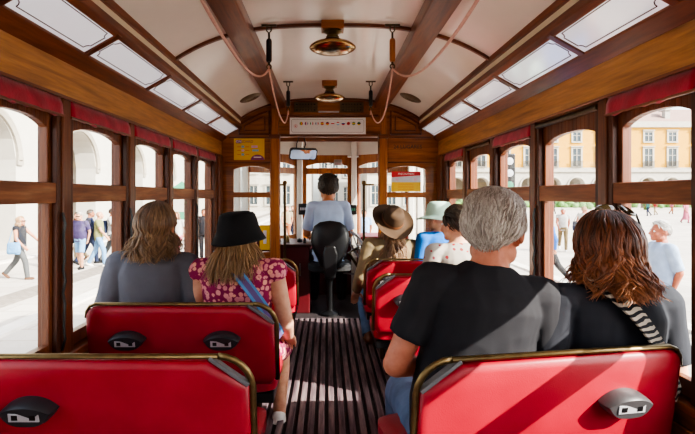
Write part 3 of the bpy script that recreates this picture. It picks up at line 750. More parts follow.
# rear-view mirror, turned so the saloon sees the driver in it
mp = at(303.5, 154.5, 5.45); to_cam = (V((CAMX, 0, CAMZ)) - mp).normalized(); to_dr = (V((-.02, 5.20, 1.10)) - mp).normalized()
nrm = (to_cam + to_dr).normalized()
e = empty('rear_view_mirror', mp, 0, 'black framed wide rear view mirror showing the driver, hung from the cab ceiling', 'mirror')
zax = V((0, 0, 1)); xax = nrm.cross(zax).normalized(); zz = xax.cross(nrm).normalized()
rm = MX((xax, -nrm, zz)).transposed()                    # columns: x right, y away from viewer, z up
def rrect(w, h, r, n=6): return [(sx * (w - r) + r * cos(a), sy * (h - r) + r * sin(a)) for sx, sy, a0 in ((1, 1, 0), (-1, 1, 90), (-1, -1, 180), (1, -1, 270)) for a in [R(a0 + 90 * k / n) for k in range(n + 1)]]
MB().prism(rrect(.158, .070, .03), lambda u, v, w: tuple(rm @ V((u, w, v))), .002, .03).build('housing', MT['black'], e, bevel=.003)
MB().prism(rrect(.146, .058, .024), lambda u, v, w: tuple(rm @ V((u, w, v))), -.001, .003).build('mirror_glass', MT['mirror'], e)
MB().tube([(0, .03, .05), (.02, .06, .12), (.0, .10, 1.905 - mp.z)], .007, 8).tube([(-.08, .03, .05), (-.08, .07, .13), (-.05, .1, 1.905 - mp.z)], .005, 8).build('bracket', MT['black'], e, smooth=True)
e = empty('windscreen_motor', at(338, 162.5, 5.98), 0, 'small grey wiper motor on the windscreen header', 'wiper motor')
MB().lathe([(.03, -.05), (.036, -.045), (.036, .04), (.03, .05)], n=16, mat=MX.Rotation(R(90), 3, 'Y')).build('motor', MT['steel'], e, smooth=True)
MB().box(-.03, .03, .0, .09, -.012, .012).build('bracket', MT['steel'], e, bevel=.003)
MB().tube([(-.05, 0, 0), (-.12, .0, -.03), (-.18, .02, .0)], .005, 6).build('cable', MT['black'], e, smooth=True)

# driver's seat
d = empty('driver_seat', (0.0, 4.98, 0), 0, 'black swivel driver seat with a rounded shell back on a pedestal', 'seat')
m = MB(); prof = [(.09, .52), (.105, .56), (.13, .62), (.172, .70), (.19, .78), (.186, .86), (.158, .93), (.10, .97), (.0, .985)]
out = [(a, z) for a, z in prof] + [(-a, z) for a, z in prof[::-1][1:]]
def shell(u, v, w):
    return (u, w - .10 + .35 * u * u * 1.5 + .12 * (v - .75) ** 2 - .02, v)
n = len(out); nr = 6
vs = []; fs = []
for side, off in ((0, -.03), (1, .035)):
    for k in range(nr + 1):
        t = k / nr
        for (u, v) in out:
            uu = u * t; vv = .76 + (v - .76) * t
            bul = (1 - t ** 4) * (.02 if side == 0 else .01)
            vs.append(shell(uu, vv, off - (bul if side == 0 else -bul)))
    b = side * (nr + 1) * n
    for k in range(nr): fs += [(b + k * n + i, b + k * n + (i + 1) % n, b + (k + 1) * n + (i + 1) % n, b + (k + 1) * n + i) for i in range(n)]
b = nr * n; c2 = (nr + 1) * n + nr * n
fs += [(b + i, b + (i + 1) % n, c2 + (i + 1) % n, c2 + i) for i in range(n)]
m.add(vs, fs); m.build('back_shell', MT['black'], d, smooth='all')
MB().prism([(-.055, .42), (.055, .42), (.075, .66), (.05, .74), (-.05, .74), (-.075, .66)], lambda u, v, w: (u, w, v), -.195, -.13).build('back_support', MT['black'], d, bevel=.015)
MB().loft([(0, .13, .46, .20, .20), (0, .13, .48, .225, .225), (0, .13, .53, .225, .225), (0, .13, .55, .20, .20)], e=4).build('seat', MT['blackfab'], d, smooth=True)
MB().lathe([(.10, .0), (.10, .02), (.035, .05), (.03, .3), (.05, .42), (.12, .46)], c=(0, .1, 0), n=20).build('pedestal', MT['black'], d, smooth=True)
MB().tube([(.14, .05, .44), (.24, -.02, .44)], .009, 8).build('adjust_lever', MT['steel'], d, smooth=True)

# ------------------------------------------------------------------ passenger benches
def charger_mesh():
    hood = MB(); n = 12; rows = []
    def outline(w, zt, zb):
        pts = []
        for k in range(n + 1): t = -1 + 2 * k / n; pts.append((t * w, zt * (1 - abs(t) ** 2.3)))
        for k in range(1, n): t = 1 - 2 * k / n; pts.append((t * w, -zb * (1 - abs(t) ** 3.5)))
        return pts
    layers = [(outline(.080, .034, .042), 0), (outline(.080, .034, .042), -.012), (outline(.078, .032, .041), -.032), (outline(.072, .024, .038), -.044)]
    N_ = len(layers[0][0]); vs = []; fs = []
    for o_, y in layers:
        for u, v in o_: vs.append((u, y - (.012 if v > 0 and y < -.02 else 0) * (v / .034), v))
    for i in range(len(layers) - 1): fs += [(i * N_ + k, i * N_ + (k + 1) % N_, (i + 1) * N_ + (k + 1) % N_, (i + 1) * N_ + k) for k in range(N_)]
    fs += [tuple(range(N_)), tuple(range((len(layers) - 1) * N_, len(layers) * N_))[::-1]]
    return hood.add(vs, fs)

def bench(y, side, width, label, chargers, yaw=0.0, drop=.473, dark=True, aisle=.25):
    """aisle edge at |x| = .25; the local +x axis runs from the wall end to the aisle end"""
    s = 1 if side == 'left' else -1                       # direction of the aisle
    top = CAMZ - drop
    root = empty('tram_bench', (-s * aisle, y, 0), R(yaw), label, 'bench', 'red tram benches')
    w = width; rec = .16                                  # recline of the back
    def B(u, v, t): return (s * (u - w), t + (top - v) * rec, v)   # u from 0 (wall) to w (aisle), t = depth
    zb, ch, r = .40, .085, .055
    o_ = [(0, zb + .03), (.03, zb), (w - .03, zb), (w - .006, zb + .03)]
    o_ += [(w - .010, top - .092), (w - .125, top - .014)]
    o_ += [(r + 0, top - .008)] + [(r - r * sin(q), top - .008 - r + r * cos(q)) for q in (.4, .8, 1.2, 1.57)]
    m = MB(); inset = .014; c = V((w / 2, (top + zb) / 2))
    def sc(k): return [(c.x + (u - c.x) * (1 - k * 2 / w), c.y + (v - c.y) * (1 - k * 2 / (top - zb))) for u, v in o_]
    layers = [(sc(.028), -.004), (sc(.010), .001), (sc(.002), .008), (sc(0), .014), (sc(0), .030), (sc(.004), .038), (sc(.02), .042)]
    n = len(o_); vs = []; fs = []
    for q, t in layers: vs += [B(u, v, t) for u, v in q]
    for i in range(len(layers) - 1): fs += [(i * n + k, i * n + (k + 1) % n, (i + 1) * n + (k + 1) % n, (i + 1) * n + k) for k in range(n)]
    fs += [tuple(range(n)), tuple(range((len(layers) - 1) * n, len(layers) * n))[::-1]]
    m.add(vs, fs); m.build('backrest', MT['red'], root, smooth=True, ang=50)
    # brass rail: flat bar along the top, bowed round the open aisle corner
    path = [(.0, top - .06), (.006, top - .03), (.02, top - .010), (.045, top)] + [(w - .10, top)] + [(w - .10 + .10 * sin(q), top - .10 + .10 * cos(q)) for q in (.25, .5, .75, 1.0, 1.25, 1.5)] + [(w, top - .2), (w, zb + .02)]
    MB().tube([B(u, v, .018) for u, v in path[:5]], .0075, 8, 1.5).build('top_rail', MT['brass'], root, smooth='all')
    MB().tube([B(u, v, .018) for u, v in path[4:]], .0072, 8, 1.5).build('corner_rail', MT['brass'], root, smooth='all')
    q = [(w - .127, top - .008), (w - .014, top - .092)]; dv = (V(q[1]) - V(q[0])).normalized(); nv = V((dv.y, -dv.x))
    pol = [V(q[0]), V(q[1]), V(q[1]) - nv * .012, V(q[0]) - nv * .012]
    if pol[2].y < pol[1].y: pol = [V(q[0]), V(q[1]), V(q[1]) + nv * .012, V(q[0]) + nv * .012]
    MB().prism([(p.x, p.y) for p in pol], lambda u, v, t: B(u, v, t), .002, .03).build('corner_edging', MT['grey_trim'], root, bevel=.002)
    # cushion
    L = MB().loft([(s * (-w / 2), .30, .345, w / 2 - .04, .20), (s * (-w / 2), .30, .36, w / 2 - .01, .225), (s * (-w / 2), .30, .405, w / 2 - .01, .225), (s * (-w / 2), .30, .42, w / 2 - .04, .20)], n=48, e=9)
    L.build('seat_cushion', MT['red'], root, smooth=True, ang=50)
    MB().box(s * -.02, s * (-w + .02), .1, .5, .30, .345).build('seat_frame', MT['black'], root, bevel=.005)
    for u in (.14, w - .10):
        MB().tube([(s * -u, .12, 0), (s * -u, .2, .31)], .018, 10).tube([(s * -u, .48, 0), (s * -u, .4, .31)], .018, 10).build('leg', MT['bronze'], root, smooth=True)
    for xw in chargers:                                   # distance along u
        cm = charger_mesh(); vv = top - .148
        g = cm.build('charger', MT['charger'] if dark else MT['charger_sunlit'], root, smooth=True, ang=45)
        g.location = B(xw, vv, -.003); g.rotation_euler = (.16, 0, 0)
        pm = MB().box(-.044, .044, -.0475, -.043, -.020, .006).build('socket_plate', MT['silver'], g, bevel=.001)
        for u in (-.034, .017): MB().box(u, u + .017, -.049, -.047, -.014, .001).build('socket', MT['black'], g)
    return root
bench(1.42, 'left', .83, 'red two-person bench with brass rail in the bottom left corner, nearest the camera', [.83 - .645])
bench(2.11, 'left', .83, 'red bench carrying the woman in grey and the woman in black bucket hat', [.83 - .642, .83 - .233])
bench(2.85, 'left', .80, 'red bench hidden in front of the woman in bucket hat', [], aisle=.285)
bench(3.58, 'left', .82, 'left bench nearest the cab, only its brass corner showing beside the bucket hat woman', [])
bench(1.34, 'right', .85, 'red bench in striped sunlight in the bottom right corner, with the man in black', [.21], yaw=10, drop=.462, dark=False, aisle=.225)
bench(2.11, 'right', .76, 'red bench hidden in front of the man in black', [], aisle=.31)
bench(2.90, 'right', .83, 'sunlit red bench second from the cab on the right, under the floral blouse', [.83 - .19])
bench(3.58, 'right', .83, 'sunlit red bench nearest the cab on the right, behind the brown hat woman', [.83 - .15])
# ------------------------------------------------------------------ people
SK = {k: skin('skin ' + k, c) for k, c in dict(ruddy='#c98468', fair='#d3a083', tan='#b5774f', pale='#dcb39a').items()}
MT['eye'] = plain('eye', '#e8e4de', .2, var=.02)
MT['lip'] = plain('lips', '#a85a52', .45)
HAIR = {
 'grey': hair('grey hair', [(.1, '#5a534b'), (.4, '#9a9187'), (.8, '#ddd8cf')]),
 'dark': hair('near black brown hair', [(.1, '#140d08'), (.5, '#2f2217'), (.9, '#54402c')]),
 'ash': hair('ash brown hair', [(.1, '#33251a'), (.5, '#7a5c40'), (.95, '#b8966e')], .42, 1.0, 1.06),
 'blond': hair('dark blond hair', [(.1, '#5a4028'), (.45, '#8a6a48'), (.9, '#bd9a70')]),
 'auburn': hair('auburn wavy hair', [(.05, '#2a160c'), (.32, '#5c3018'), (.65, '#8f5430'), (.95, '#bb8050')], .42, 1.6, 1.02),
 'brown': hair('long brown hair', [(.1, '#4a3220'), (.45, '#7a583a'), (.9, '#b08a62')]),
 'white': hair('white hair', [(.1, '#8a8580'), (.5, '#c4c0ba'), (.9, '#e8e5e0')]),
}
def head_prims(mb, M, k):
    def e(c, r): mb.ell(M @ V(c), tuple(q * k for q in r), M.to_3x3().normalized(), 16, 10)
    def c_(a, b, r0, r1): mb.cap(M @ V(a), M @ V(b), r0 * k, r1 * k, 10)
    e((0, -.014, .028), (.077, .098, .088)); e((0, .028, -.03), (.063, .066, .07)); e((0, .062, -.083), (.032, .028, .024))
    e((.034, .062, -.028), (.03, .03, .03)); e((-.034, .062, -.028), (.03, .03, .03)); e((.05, .01, -.06), (.022, .04, .032)); e((-.05, .01, -.06), (.022, .04, .032))
    c_((0, .092, .012), (0, .114, -.026), .008, .013); c_((-.034, .081, .022), (.034, .081, .022), .011, .011)
    e((.012, .1, -.03), (.009, .012, .009)); e((-.012, .1, -.03), (.009, .012, .009))
    e((0, .089, -.055), (.023, .010, .006)); e((0, .088, -.064), (.02, .010, .007))
    for s in (-1, 1):
        c_((s * .078, -.004, .018), (s * .074, .006, -.028), .011, .009); e((s * .087, -.014, .004), (.010, .019, .031)); e((s * .076, .004, -.004), (.01, .012, .02))

def person(label, loc, rz=0.0, k=1.0, pose='sit', skin_='fair', group=None, lean=0.0, tilt=0.0, twist=0.0, head=(0, 0, 0), hs=1.0, shw=1.0, gut=1.0,
           arms=None, legs=None, shirt=None, trousers=None, shoes=None, sleeve=.62, voxel=.0075, hip_z=None, shorts=False, detail=True, wr=.006, hem=-.10, skirt=None, neckline=(.522, .088, .066)):
    """root at floor level below the hips; faces local +Y. shirt/trousers/shoes are materials"""
    root = empty('person', loc, rz, label, 'person', group)
    LT, LS, LU, LF = .43 * k, .41 * k, .285 * k, .25 * k
    legs = legs or ([(86, 4)] * 2 if pose == 'sit' else [(22, -6), (-16, -38)])   # thigh, shank angle forward from straight down
    drop = max(LT * cos(R(a)) + LS * cos(R(b)) for a, b in legs)
    hz = hip_z if hip_z is not None else drop + .075 * k
    H = V((0, 0, hz))
    T = MX.Translation(H) @ Euler((R(lean), R(tilt), R(twist)), 'XYZ').to_matrix().to_4x4()     # torso frame
    W = .185 * k * shw
    secs = [(0, 0, -.09, .13, .095), (0, -.005, -.02, .165, .115), (0, 0, .08, .158 * gut, .112 * gut), (0, .008, .20, .150 * gut, .108 * gut), (0, .0, .32, .162, .112), (0, -.008, .41, .170, .110), (0, -.012, .47, .155, .09), (0, -.012, .505, .115, .066), (0, -.01, .53, .07, .056), (0, -.006, .56, .055, .055)]
    secs = [(x * k, y * k, z * k, a * k * (shw if z > .25 else 1), b * k) for x, y, z, a, b in secs]
    body = MB(); body.loft(secs, T)
    neck = T @ V((0, -.004 * k, .540 * k))
    hy, hp, ht = head
    Mh = MX.Translation(neck) @ (Euler((R(lean * .3), R(tilt * .4), R(twist))).to_matrix().to_4x4()) @ Euler((R(hp), R(ht), R(hy)), 'XYZ').to_matrix().to_4x4() @ MX.Translation(V((0, .028, .096)) * k * hs) @ MX.Scale(k * hs, 4)
    body.cap(T @ V((0, -.01 * k, .50 * k)), Mh @ V((0, -.02, -.05)), .058 * k, .056 * k * hs)
    head_prims(body, Mh, k * hs)
    J = {}
    arms = arms or ([(-14, 12, 60), (-14, 12, 60)] if pose == 'sit' else [(-18, 8, 20), (22, 8, 15)])
    for i, s in enumerate((-1, 1)):
        a, out, bend = arms[i][:3]; inn = arms[i][3] if len(arms[i]) > 3 else 12
        sh = T @ V((s * W, -.012 * k, .455 * k))
        d1 = T.to_3x3() @ (Euler((R(a), 0, 0)).to_matrix() @ V((s * sin(R(out)), 0, -cos(R(out)))))
        el = sh + d1 * LU
        d2 = T.to_3x3() @ (Euler((R(a + bend), 0, 0)).to_matrix() @ V((-s * sin(R(inn)), 0, -cos(R(inn)))))
        wr_ = el + d2 * LF
        body.cap(T @ V((s * W * .55, -.014 * k, .455 * k)), sh, .055 * k, .057 * k)
        body.cap(sh, el, .054 * k, .041 * k); body.cap(el, wr_, .042 * k, .027 * k)
        J['sh', s], J['el', s], J['wr', s], J['d1', s], J['d2', s] = sh, el, wr_, d1, d2
        # hand: palm, four unequal bent fingers, thumb off the side
        side = d2.cross(V((0, 0, 1)) if abs(d2.z) < .8 else V((0, 1, 0))).normalized(); pn = side.cross(d2).normalized()
        if pose != 'sit': side, pn = pn, side
        hk = k * .98
        rot = MX((side, d2, pn)).transposed()
        body.ell(wr_ + d2 * .045 * hk, (.038 * hk, .052 * hk, .017 * hk), rot, 12, 8)
        inw = -pn if pose == 'sit' else -s * (pn if pn.x > 0 else -pn)
        for j, (o, L) in enumerate(((-.03, .066), (-.010, .078), (.010, .074), (.029, .058))):
            b0 = wr_ + d2 * .082 * hk + side * o * hk; b1 = b0 + (d2 * .9 + inw * .35 + side * o * 3).normalized() * L * .5 * hk; b2 = b1 + (d2 * .6 + inw * .75).normalized() * L * .55 * hk
            body.cap(b0 - d2 * .02 * hk, b1, .0092 * hk, .0085 * hk, 8); body.cap(b1, b2, .0085 * hk, .007 * hk, 8)
        ts = -1 if side.dot(T.to_3x3() @ V((s, 0, 0))) > 0 else 1
        t0 = wr_ + d2 * .02 * hk + side * ts * .026 * hk; t1 = t0 + (side * ts * .8 + d2 * .7 + inw * .3).normalized() * .042 * hk; t2 = t1 + (d2 * .9 + inw * .4).normalized() * .03 * hk
        body.cap(t0, t1, .012 * hk, .0105 * hk, 8); body.cap(t1, t2, .0105 * hk, .008 * hk, 8)
        ta, sa = legs[i]; spread = (.11 if pose == 'sit' else .012) * s * k
        hj = H + V((s * .088 * k, .0, -.01 * k)); kn = hj + V((spread * .6, LT * sin(R(ta)), -LT * cos(R(ta)))); an = kn + V((0, LS * sin(R(sa)), -LS * cos(R(sa))))
        body.cap(hj, kn, .083 * k, .056 * k); body.cap(kn, kn + (an - kn) * .35, .055 * k, .055 * k); body.cap(kn + (an - kn) * .35, an, .055 * k, .036 * k)
        fa = 0 if pose == 'sit' else max(-50, min(12, sa * .9))
        fd = V((0, cos(R(fa)), sin(R(fa)))); fu = V((0, -sin(R(fa)), cos(R(fa))))
        body.cap(an - fd * .03 * k - fu * .035 * k, an + fd * .13 * k - fu * .05 * k, .034 * k, .026 * k)
        J['hip', s], J['kn', s], J['an', s], J['fd', s], J['fu', s] = hj, kn, an, fd, fu
    me = fuse(body, voxel, 3)
    bo = place('body', me, [SK[skin_], MT['lip']], root)
    Mi = Mh.inverted()
    for p in me.polygons:
        c = Mi @ p.center
        if c.y > .085 and abs(c.x) < .024 and -.071 < c.z < -.050: p.material_index = 1
    if detail:
        for s in (-1, 1):
            q = MB(); q.ell(Mh @ V((s * .031, .083, .004)), tuple(k * hs * v for v in (.013, .011, .009)), Mh.to_3x3().normalized(), 10, 8)
            eo = q.build('eye', MT['eye'], root, smooth='all')
            q = MB(); q.ell(Mh @ V((s * .031, .0915, .004)), tuple(k * hs * v for v in (.006, .004, .006)), Mh.to_3x3().normalized(), 8, 6); q.build('pupil', MT['ink'], eo, smooth='all')
    # clothing
    if shirt:
        m = MB(); g = .012 * k
        ss = [(x, y, z, a + g, b + g) for x, y, z, a, b in secs if z > hem * k and z < min(.52, neckline[0] - .02) * k]
        ss = [(0, 0, hem * k, .168 * k, .122 * k * max(1, gut))] + ss if hem < -.03 else ss
        ss.append((0, -.011 * k, neckline[0] * k, neckline[1] * k, neckline[2] * k)); m.loft(ss, T)
        for i, s in enumerate((-1, 1)):
            sh, el, wr_ = J['sh', s], J['el', s], J['wr', s]
            m.cap(T @ V((s * W * .55, -.014 * k, .455 * k)), sh, .066 * k, .069 * k)
            if sleeve >= 0:
                if sleeve <= 1:
                    m.frus(sh, sh + (el - sh) * max(.05, sleeve), .068 * k, .062 * k)
                else:
                    m.cap(sh, el, .066 * k, .054 * k); m.frus(el, el + (wr_ - el) * (sleeve - 1), .054 * k, .042 * k)
        place('shirt', fuse(m, voxel, 4, wr, 9, loc[0] * 3 + loc[1], (1, 1, .7)), shirt, root)
    if trousers:
        m = MB(); g = .013 * k
        m.loft([(0, 0, -.10 * k, .13 * k, .10 * k), (0, 0, -.04 * k, .165 * k, .122 * k), (0, 0, .02 * k, .170 * k, .125 * k), (0, 0, .07 * k, .166 * k * gut, .12 * k * gut)], T)
        for s in (-1, 1):
            hj, kn, an = J['hip', s], J['kn', s], J['an', s]
            if shorts: m.cap(hj, hj + (kn - hj) * .3, .095 * k, .09 * k); m.frus(hj, hj + (kn - hj) * .95, .092 * k, .082 * k)
            else: m.cap(hj, kn, .094 * k, .068 * k); m.frus(kn, an + (an - kn) * .02, .068 * k, .056 * k)
        if skirt:
            pass
        place('trousers' if not shorts else 'shorts', fuse(m, voxel, 4, wr, 10, loc[0], (1, 1, .6)), trousers, root)
    if skirt:
        m = MB(); m.loft([(0, 0, -.62 * k, .24 * k, .20 * k), (0, 0, -.3 * k, .20 * k, .16 * k), (0, 0, .02 * k, .165 * k, .12 * k), (0, 0, .12 * k, .15 * k, .11 * k)], MX.Translation(H))
        place('skirt', fuse(m, voxel, 3, wr * 1.6, 12, 1, (1, 1, .2)), skirt, root)
    if shoes:
        for s in (-1, 1):
            an, fd, fu = J['an', s], J['fd', s], J['fu', s]; m = MB(); rr = MX((fd.cross(fu), fd, fu)).transposed()
            m.cap(an - fd * .035 * k - fu * .035 * k, an + fd * .135 * k - fu * .05 * k, .046 * k, .034 * k)
            m.ell(an + fd * .05 * k - fu * .058 * k, (.046 * k, .135 * k, .02 * k), rr); m.cap(an - fd * .02 * k, an - fd * .02 * k - fu * .04 * k, .044 * k, .046 * k)
            place('shoe', fuse(m, min(voxel, .008), 2), shoes, root)
    J.update(T=T, Mh=Mh, H=H, root=root, k=k, hs=hs, neck=neck)
    return J

def scalp(P, mat, front=48, back=112, grow=1.06, name='hair', low=None):
    """close-fitting hair cap as base under the strands"""
    Mh = P['Mh']; m = MB(); nu, nv = 36, 20; vs = []; keep = {}
    for j in range(nv + 1):
        for i in range(nu):
            q = 2 * pi * i / nu; lim = back + (front - back) * max(0, min(1, (cos(q) * -1 * -1 + .15) / 1.0)) if False else None
            d = .5 + .5 * cos(q)                         # q=0 is the face side
            lim = back + (front - back) * (d ** 1.35)
            t = R(lim) * j / nv
            p = V((sin(t) * sin(q) * .081 * grow, sin(t) * cos(q) * .102 * grow - .014, cos(t) * .093 * grow + .028))
            if t > R(90): p.y = min(p.y, 9); f = 1 - .16 * (t - R(90)) / R(30); p.x *= f
            vs.append(Mh @ p)
    fs = [(j * nu + i, j * nu + (i + 1) % nu, (j + 1) * nu + (i + 1) % nu, (j + 1) * nu + i) for j in range(nv) for i in range(nu)]
    return m.add(vs, fs)

def short_hair(P, mat, n=1100, length=.045, front=50, back=112, lift=.010, seed=1, width=.0032, part=None, tousle=.35):
    rnd = random.Random(seed); Mh = P['Mh']; m = scalp(P, mat, front, back, 1.045)
    for _ in range(n):
        q = rnd.uniform(0, 2 * pi); d = .5 + .5 * cos(q); lim = back + (front - back) * (d ** 1.35)
        t = math.acos(1 - rnd.random() * (1 - cos(R(lim))))
        nrm = V((sin(t) * sin(q), sin(t) * cos(q), cos(t)))
        p = V((nrm.x * .083, nrm.y * .104 - .014, nrm.z * .095 + .028))
        if t > R(90): p.x *= 1 - .16 * (t - R(90)) / R(30)
        flow = V((.10 + rnd.gauss(0, tousle), -.85 + rnd.gauss(0, tousle), -.35 + rnd.gauss(0, tousle * .7)))
        if nrm.z < .5: flow += V((0, -.2, -1.1))
        L = length * rnd.uniform(.7, 1.25) * (1.25 if nrm.z > .3 else .75)
        pts = []; pos = p.copy()
        for i in range(5):
            pts.append(Mh @ (pos + nrm * (lift * sin(pi * min(1, i / 4 * .9)) * (1.6 if nrm.z > .5 else .8))))
            tg = flow - nrm * flow.dot(nrm)
            if tg.length < 1e-4: tg = V((0, -1, 0))
            pos = pos + tg.normalized() * L / 4
            c = V((pos.x / .083, (pos.y + .014) / .104, (pos.z - .028) / .095)); c = c / max(c.length, 1e-5) * max(1.0, min(c.length, 1.12)); pos = V((c.x * .083, c.y * .104 - .014, c.z * .095 + .028)); nrm = c.normalized()
        w = width * rnd.uniform(.7, 1.4) * P['k'] * P['hs']
        m.tube(pts, [w * .8, w, w, w * .8, w * .25], 4, .5, False)
    return m.build('hair', mat, P['root'], smooth='all')

def long_hair(P, mat, n=420, length=.30, amp=.010, waves=2.2, spread=1.15, az=120, seed=3, width=.0055, back_pull=.0, vol=1.06, curlend=0.0, part_y=.03, fly=.12, under=True, top=0, clip=None):
    rnd = random.Random(seed); Mh = P['Mh']; k = P['k'] * P['hs']; m = MB(); Mi = Mh.inverted()
    if under and not top: m = scalp(P, mat, 50, 108, vol * .985)
    C = V((0, -.014, .028)); rx, ry, rz_ = .081 * vol, .104 * vol, .094 * vol
    def path(a, layer, L, ph, am, fl):
        pts = []; s = 1 if a >= 0 else -1
        t0 = R(rnd.uniform(2, 16) + top); N1 = 7
        ex, ey = rx * (1 + layer), ry * (1 + layer)
        for i in range(N1):
            t = t0 + (R(92) - t0) * i / (N1 - 1)
            y = -ey * sin(t) * cos(a); x = ex * sin(t) * sin(a)
            jt = am / k * .30 * sin(ph * 1.7 + i * 1.25) * min(1, i / 3)
            pts.append(Mh @ (C + V((x + jt * cos(a), y + jt * sin(a) + part_y * (1 - sin(t)), (rz_ * (1 + layer)) * cos(t)))))
        base = pts[-1].copy(); hc = Mh @ C; rad = V((base.x - hc.x, base.y - hc.y, 0)); N2 = 12
        for i in range(1, N2 + 1):
            u = i / N2; z = base.z - L * u
            narrow = 1 - .20 * sin(min(1, u * 1.7) * pi) * (1 - layer * 2) if not curlend else 1 - .1 * sin(u * pi)
            sc_ = narrow + (spread - 1) * u ** 1.3
            w_ = am * (u ** .7)
            perp = V((-rad.y, rad.x, 0)).normalized()
            q = V((hc.x + rad.x * sc_, hc.y + rad.y * sc_ - back_pull * u, z)) + perp * w_ * sin(ph + u * waves * 2 * pi) + rad.normalized() * (w_ * .8 * cos(ph * 1.3 + u * waves * 2 * pi) + fl * u * u)
            pts.append(q)
        return pts
    for i in range(n):
        a = R(az) * (rnd.random() * 2 - 1)
        layer = rnd.uniform(-.03, .03 if top else .10)
        cl = int(a * 7) * 1.7                            # neighbouring locks wave together
        fl = rnd.gauss(0, fly) * .06 * k
        pts = path(a, layer, length * k * rnd.uniform(.72, 1.05) * (.92 if abs(a) > R(80) else 1), cl + rnd.uniform(-.6, .6), amp * k * rnd.uniform(.6, 1.4), fl)
        if clip:
            while len(pts) > 4 and clip(Mi @ pts[0]): pts.pop(0)
        w = width * k * rnd.uniform(.6, 1.4); N = len(pts)
        rs = [w * (.5 + .5 * min(1, j / 4)) * (1 if j < N - 5 else max(.15, (N - j) / 5.5)) for j in range(N)]
        m.tube(pts, rs, 5, .55, False)
    if under:                                            # inner volume so no gaps show the neck
        vs = []; nu = 30; rows = 8; hc = Mh @ C
        for j in range(rows + 1):
            u = j / rows
            for i in range(nu + 1):
                a = R(az * .96) * (2 * i / nu - 1)
                p = Mh @ (C + V((rx * .97 * sin(a), -ry * .97 * cos(a), 0))); rad = V((p.x - hc.x, p.y - hc.y, 0))
                sc_ = 1 - .18 * sin(min(1, u * 1.7) * pi) + (spread - 1) * u ** 1.3
                vs.append(V((hc.x + rad.x * sc_, hc.y + rad.y * sc_ - back_pull * u, p.z + .02 * k - length * k * .88 * u * (1 - .06 * sin(i * 2.1)))))
        m.add(vs, [(j * (nu + 1) + i, j * (nu + 1) + i + 1, (j + 1) * (nu + 1) + i + 1, (j + 1) * (nu + 1) + i) for j in range(rows) for i in range(nu)])
    return m.build('hair', mat, P['root'], smooth='all')

def hat(P, prof, mat, band=None, bandmat=None, off=(0, -.01, .03), pitch=0, pinch=0.0, wob=0.0, name='hat', n=40):
    Mh = P['Mh'] @ MX.Translation(V(off)) @ Euler((R(pitch), 0, 0)).to_matrix().to_4x4()
    def shape(r, z, q, first):
        x, y = r * cos(q) * .93, r * sin(q) * 1.10
        zz = z + wob * (r / .15) ** 2 * cos(2 * q)
        if pinch and z > prof[0][1] - .02 and r < .06: zz -= pinch * (1 - (r / .06) ** 2) * (1 - .3 * abs(sin(q)))
        return V((x, y, zz))
    m = MB(); vs = []
    for r, z in prof:
        for i in range(n): vs.append(Mh @ shape(r, z, 2 * pi * i / n, 0))
    L = len(prof)
    m.add(vs, [(j * n + i, j * n + (i + 1) % n, (j + 1) * n + (i + 1) % n, (j + 1) * n + i) for j in range(L - 1) for i in range(n)] + [tuple(range(n))])
    ho = m.build(name, mat, P['root'], smooth='all')
    sm = ho.modifiers.new('cloth thickness', 'SOLIDIFY'); sm.thickness = .003 * P['k']
    if band:
        m = MB(); vs = []
        for r, z in band:
            for i in range(n): vs.append(Mh @ shape(r, z, 2 * pi * i / n, 0))
        m.add(vs, [(j * n + i, j * n + (i + 1) % n, (j + 1) * n + (i + 1) % n, (j + 1) * n + i) for j in range(len(band) - 1) for i in range(n)])
        m.build('hat_band', bandmat, ho, smooth='all')
    return ho

def strap(P, pts, w, th, mat, name, label, cat, mat2=None):
    """flat strap through points given in the wearer's torso frame (x, y, z)"""
    T = P['T']; ps = [T @ (V(p)) for p in pts]; sub = []
    for i in range(len(ps) - 1):                         # Catmull-Rom
        a, b, c, d = ps[max(0, i - 1)], ps[i], ps[i + 1], ps[min(len(ps) - 1, i + 2)]
        for t in (0, .25, .5, .75): sub.append(.5 * ((2 * b) + (c - a) * t + (2 * a - 5 * b + 4 * c - d) * t * t + (3 * b - a - 3 * c + d) * t ** 3))
    sub.append(ps[-1]); m = MB(); vs = []; cen = T @ V((0, 0, .25))
    for i, p in enumerate(sub):
        t = (sub[min(i + 1, len(sub) - 1)] - sub[max(0, i - 1)]).normalized(); nn = (p - cen); nn = (nn - t * nn.dot(t)).normalized(); b = t.cross(nn)
        for u, v in ((-w, 0), (-w * .5, 0), (w * .5, 0), (w, 0), (w, th), (w * .5, th), (-w * .5, th), (-w, th)): vs.append(p + b * u + nn * v)
    fs = []
    q = 8
    for i in range(len(sub) - 1):
        for c in range(q):
            m.f.append([i * q + c, i * q + (c + 1) % q, (i + 1) * q + (c + 1) % q, (i + 1) * q + c]); m.m.append(1 if (mat2 and c in (5,)) else 0)
    m.v = [tuple(v) for v in vs]
    W = P['root'].matrix_basis
    o = m.build(name, [mat, mat2] if mat2 else mat, smooth=True)
    o.matrix_basis = MX.LocRotScale(P['root'].location, P['root'].rotation_euler, (1, 1, 1))
    return tag(o, label, cat)

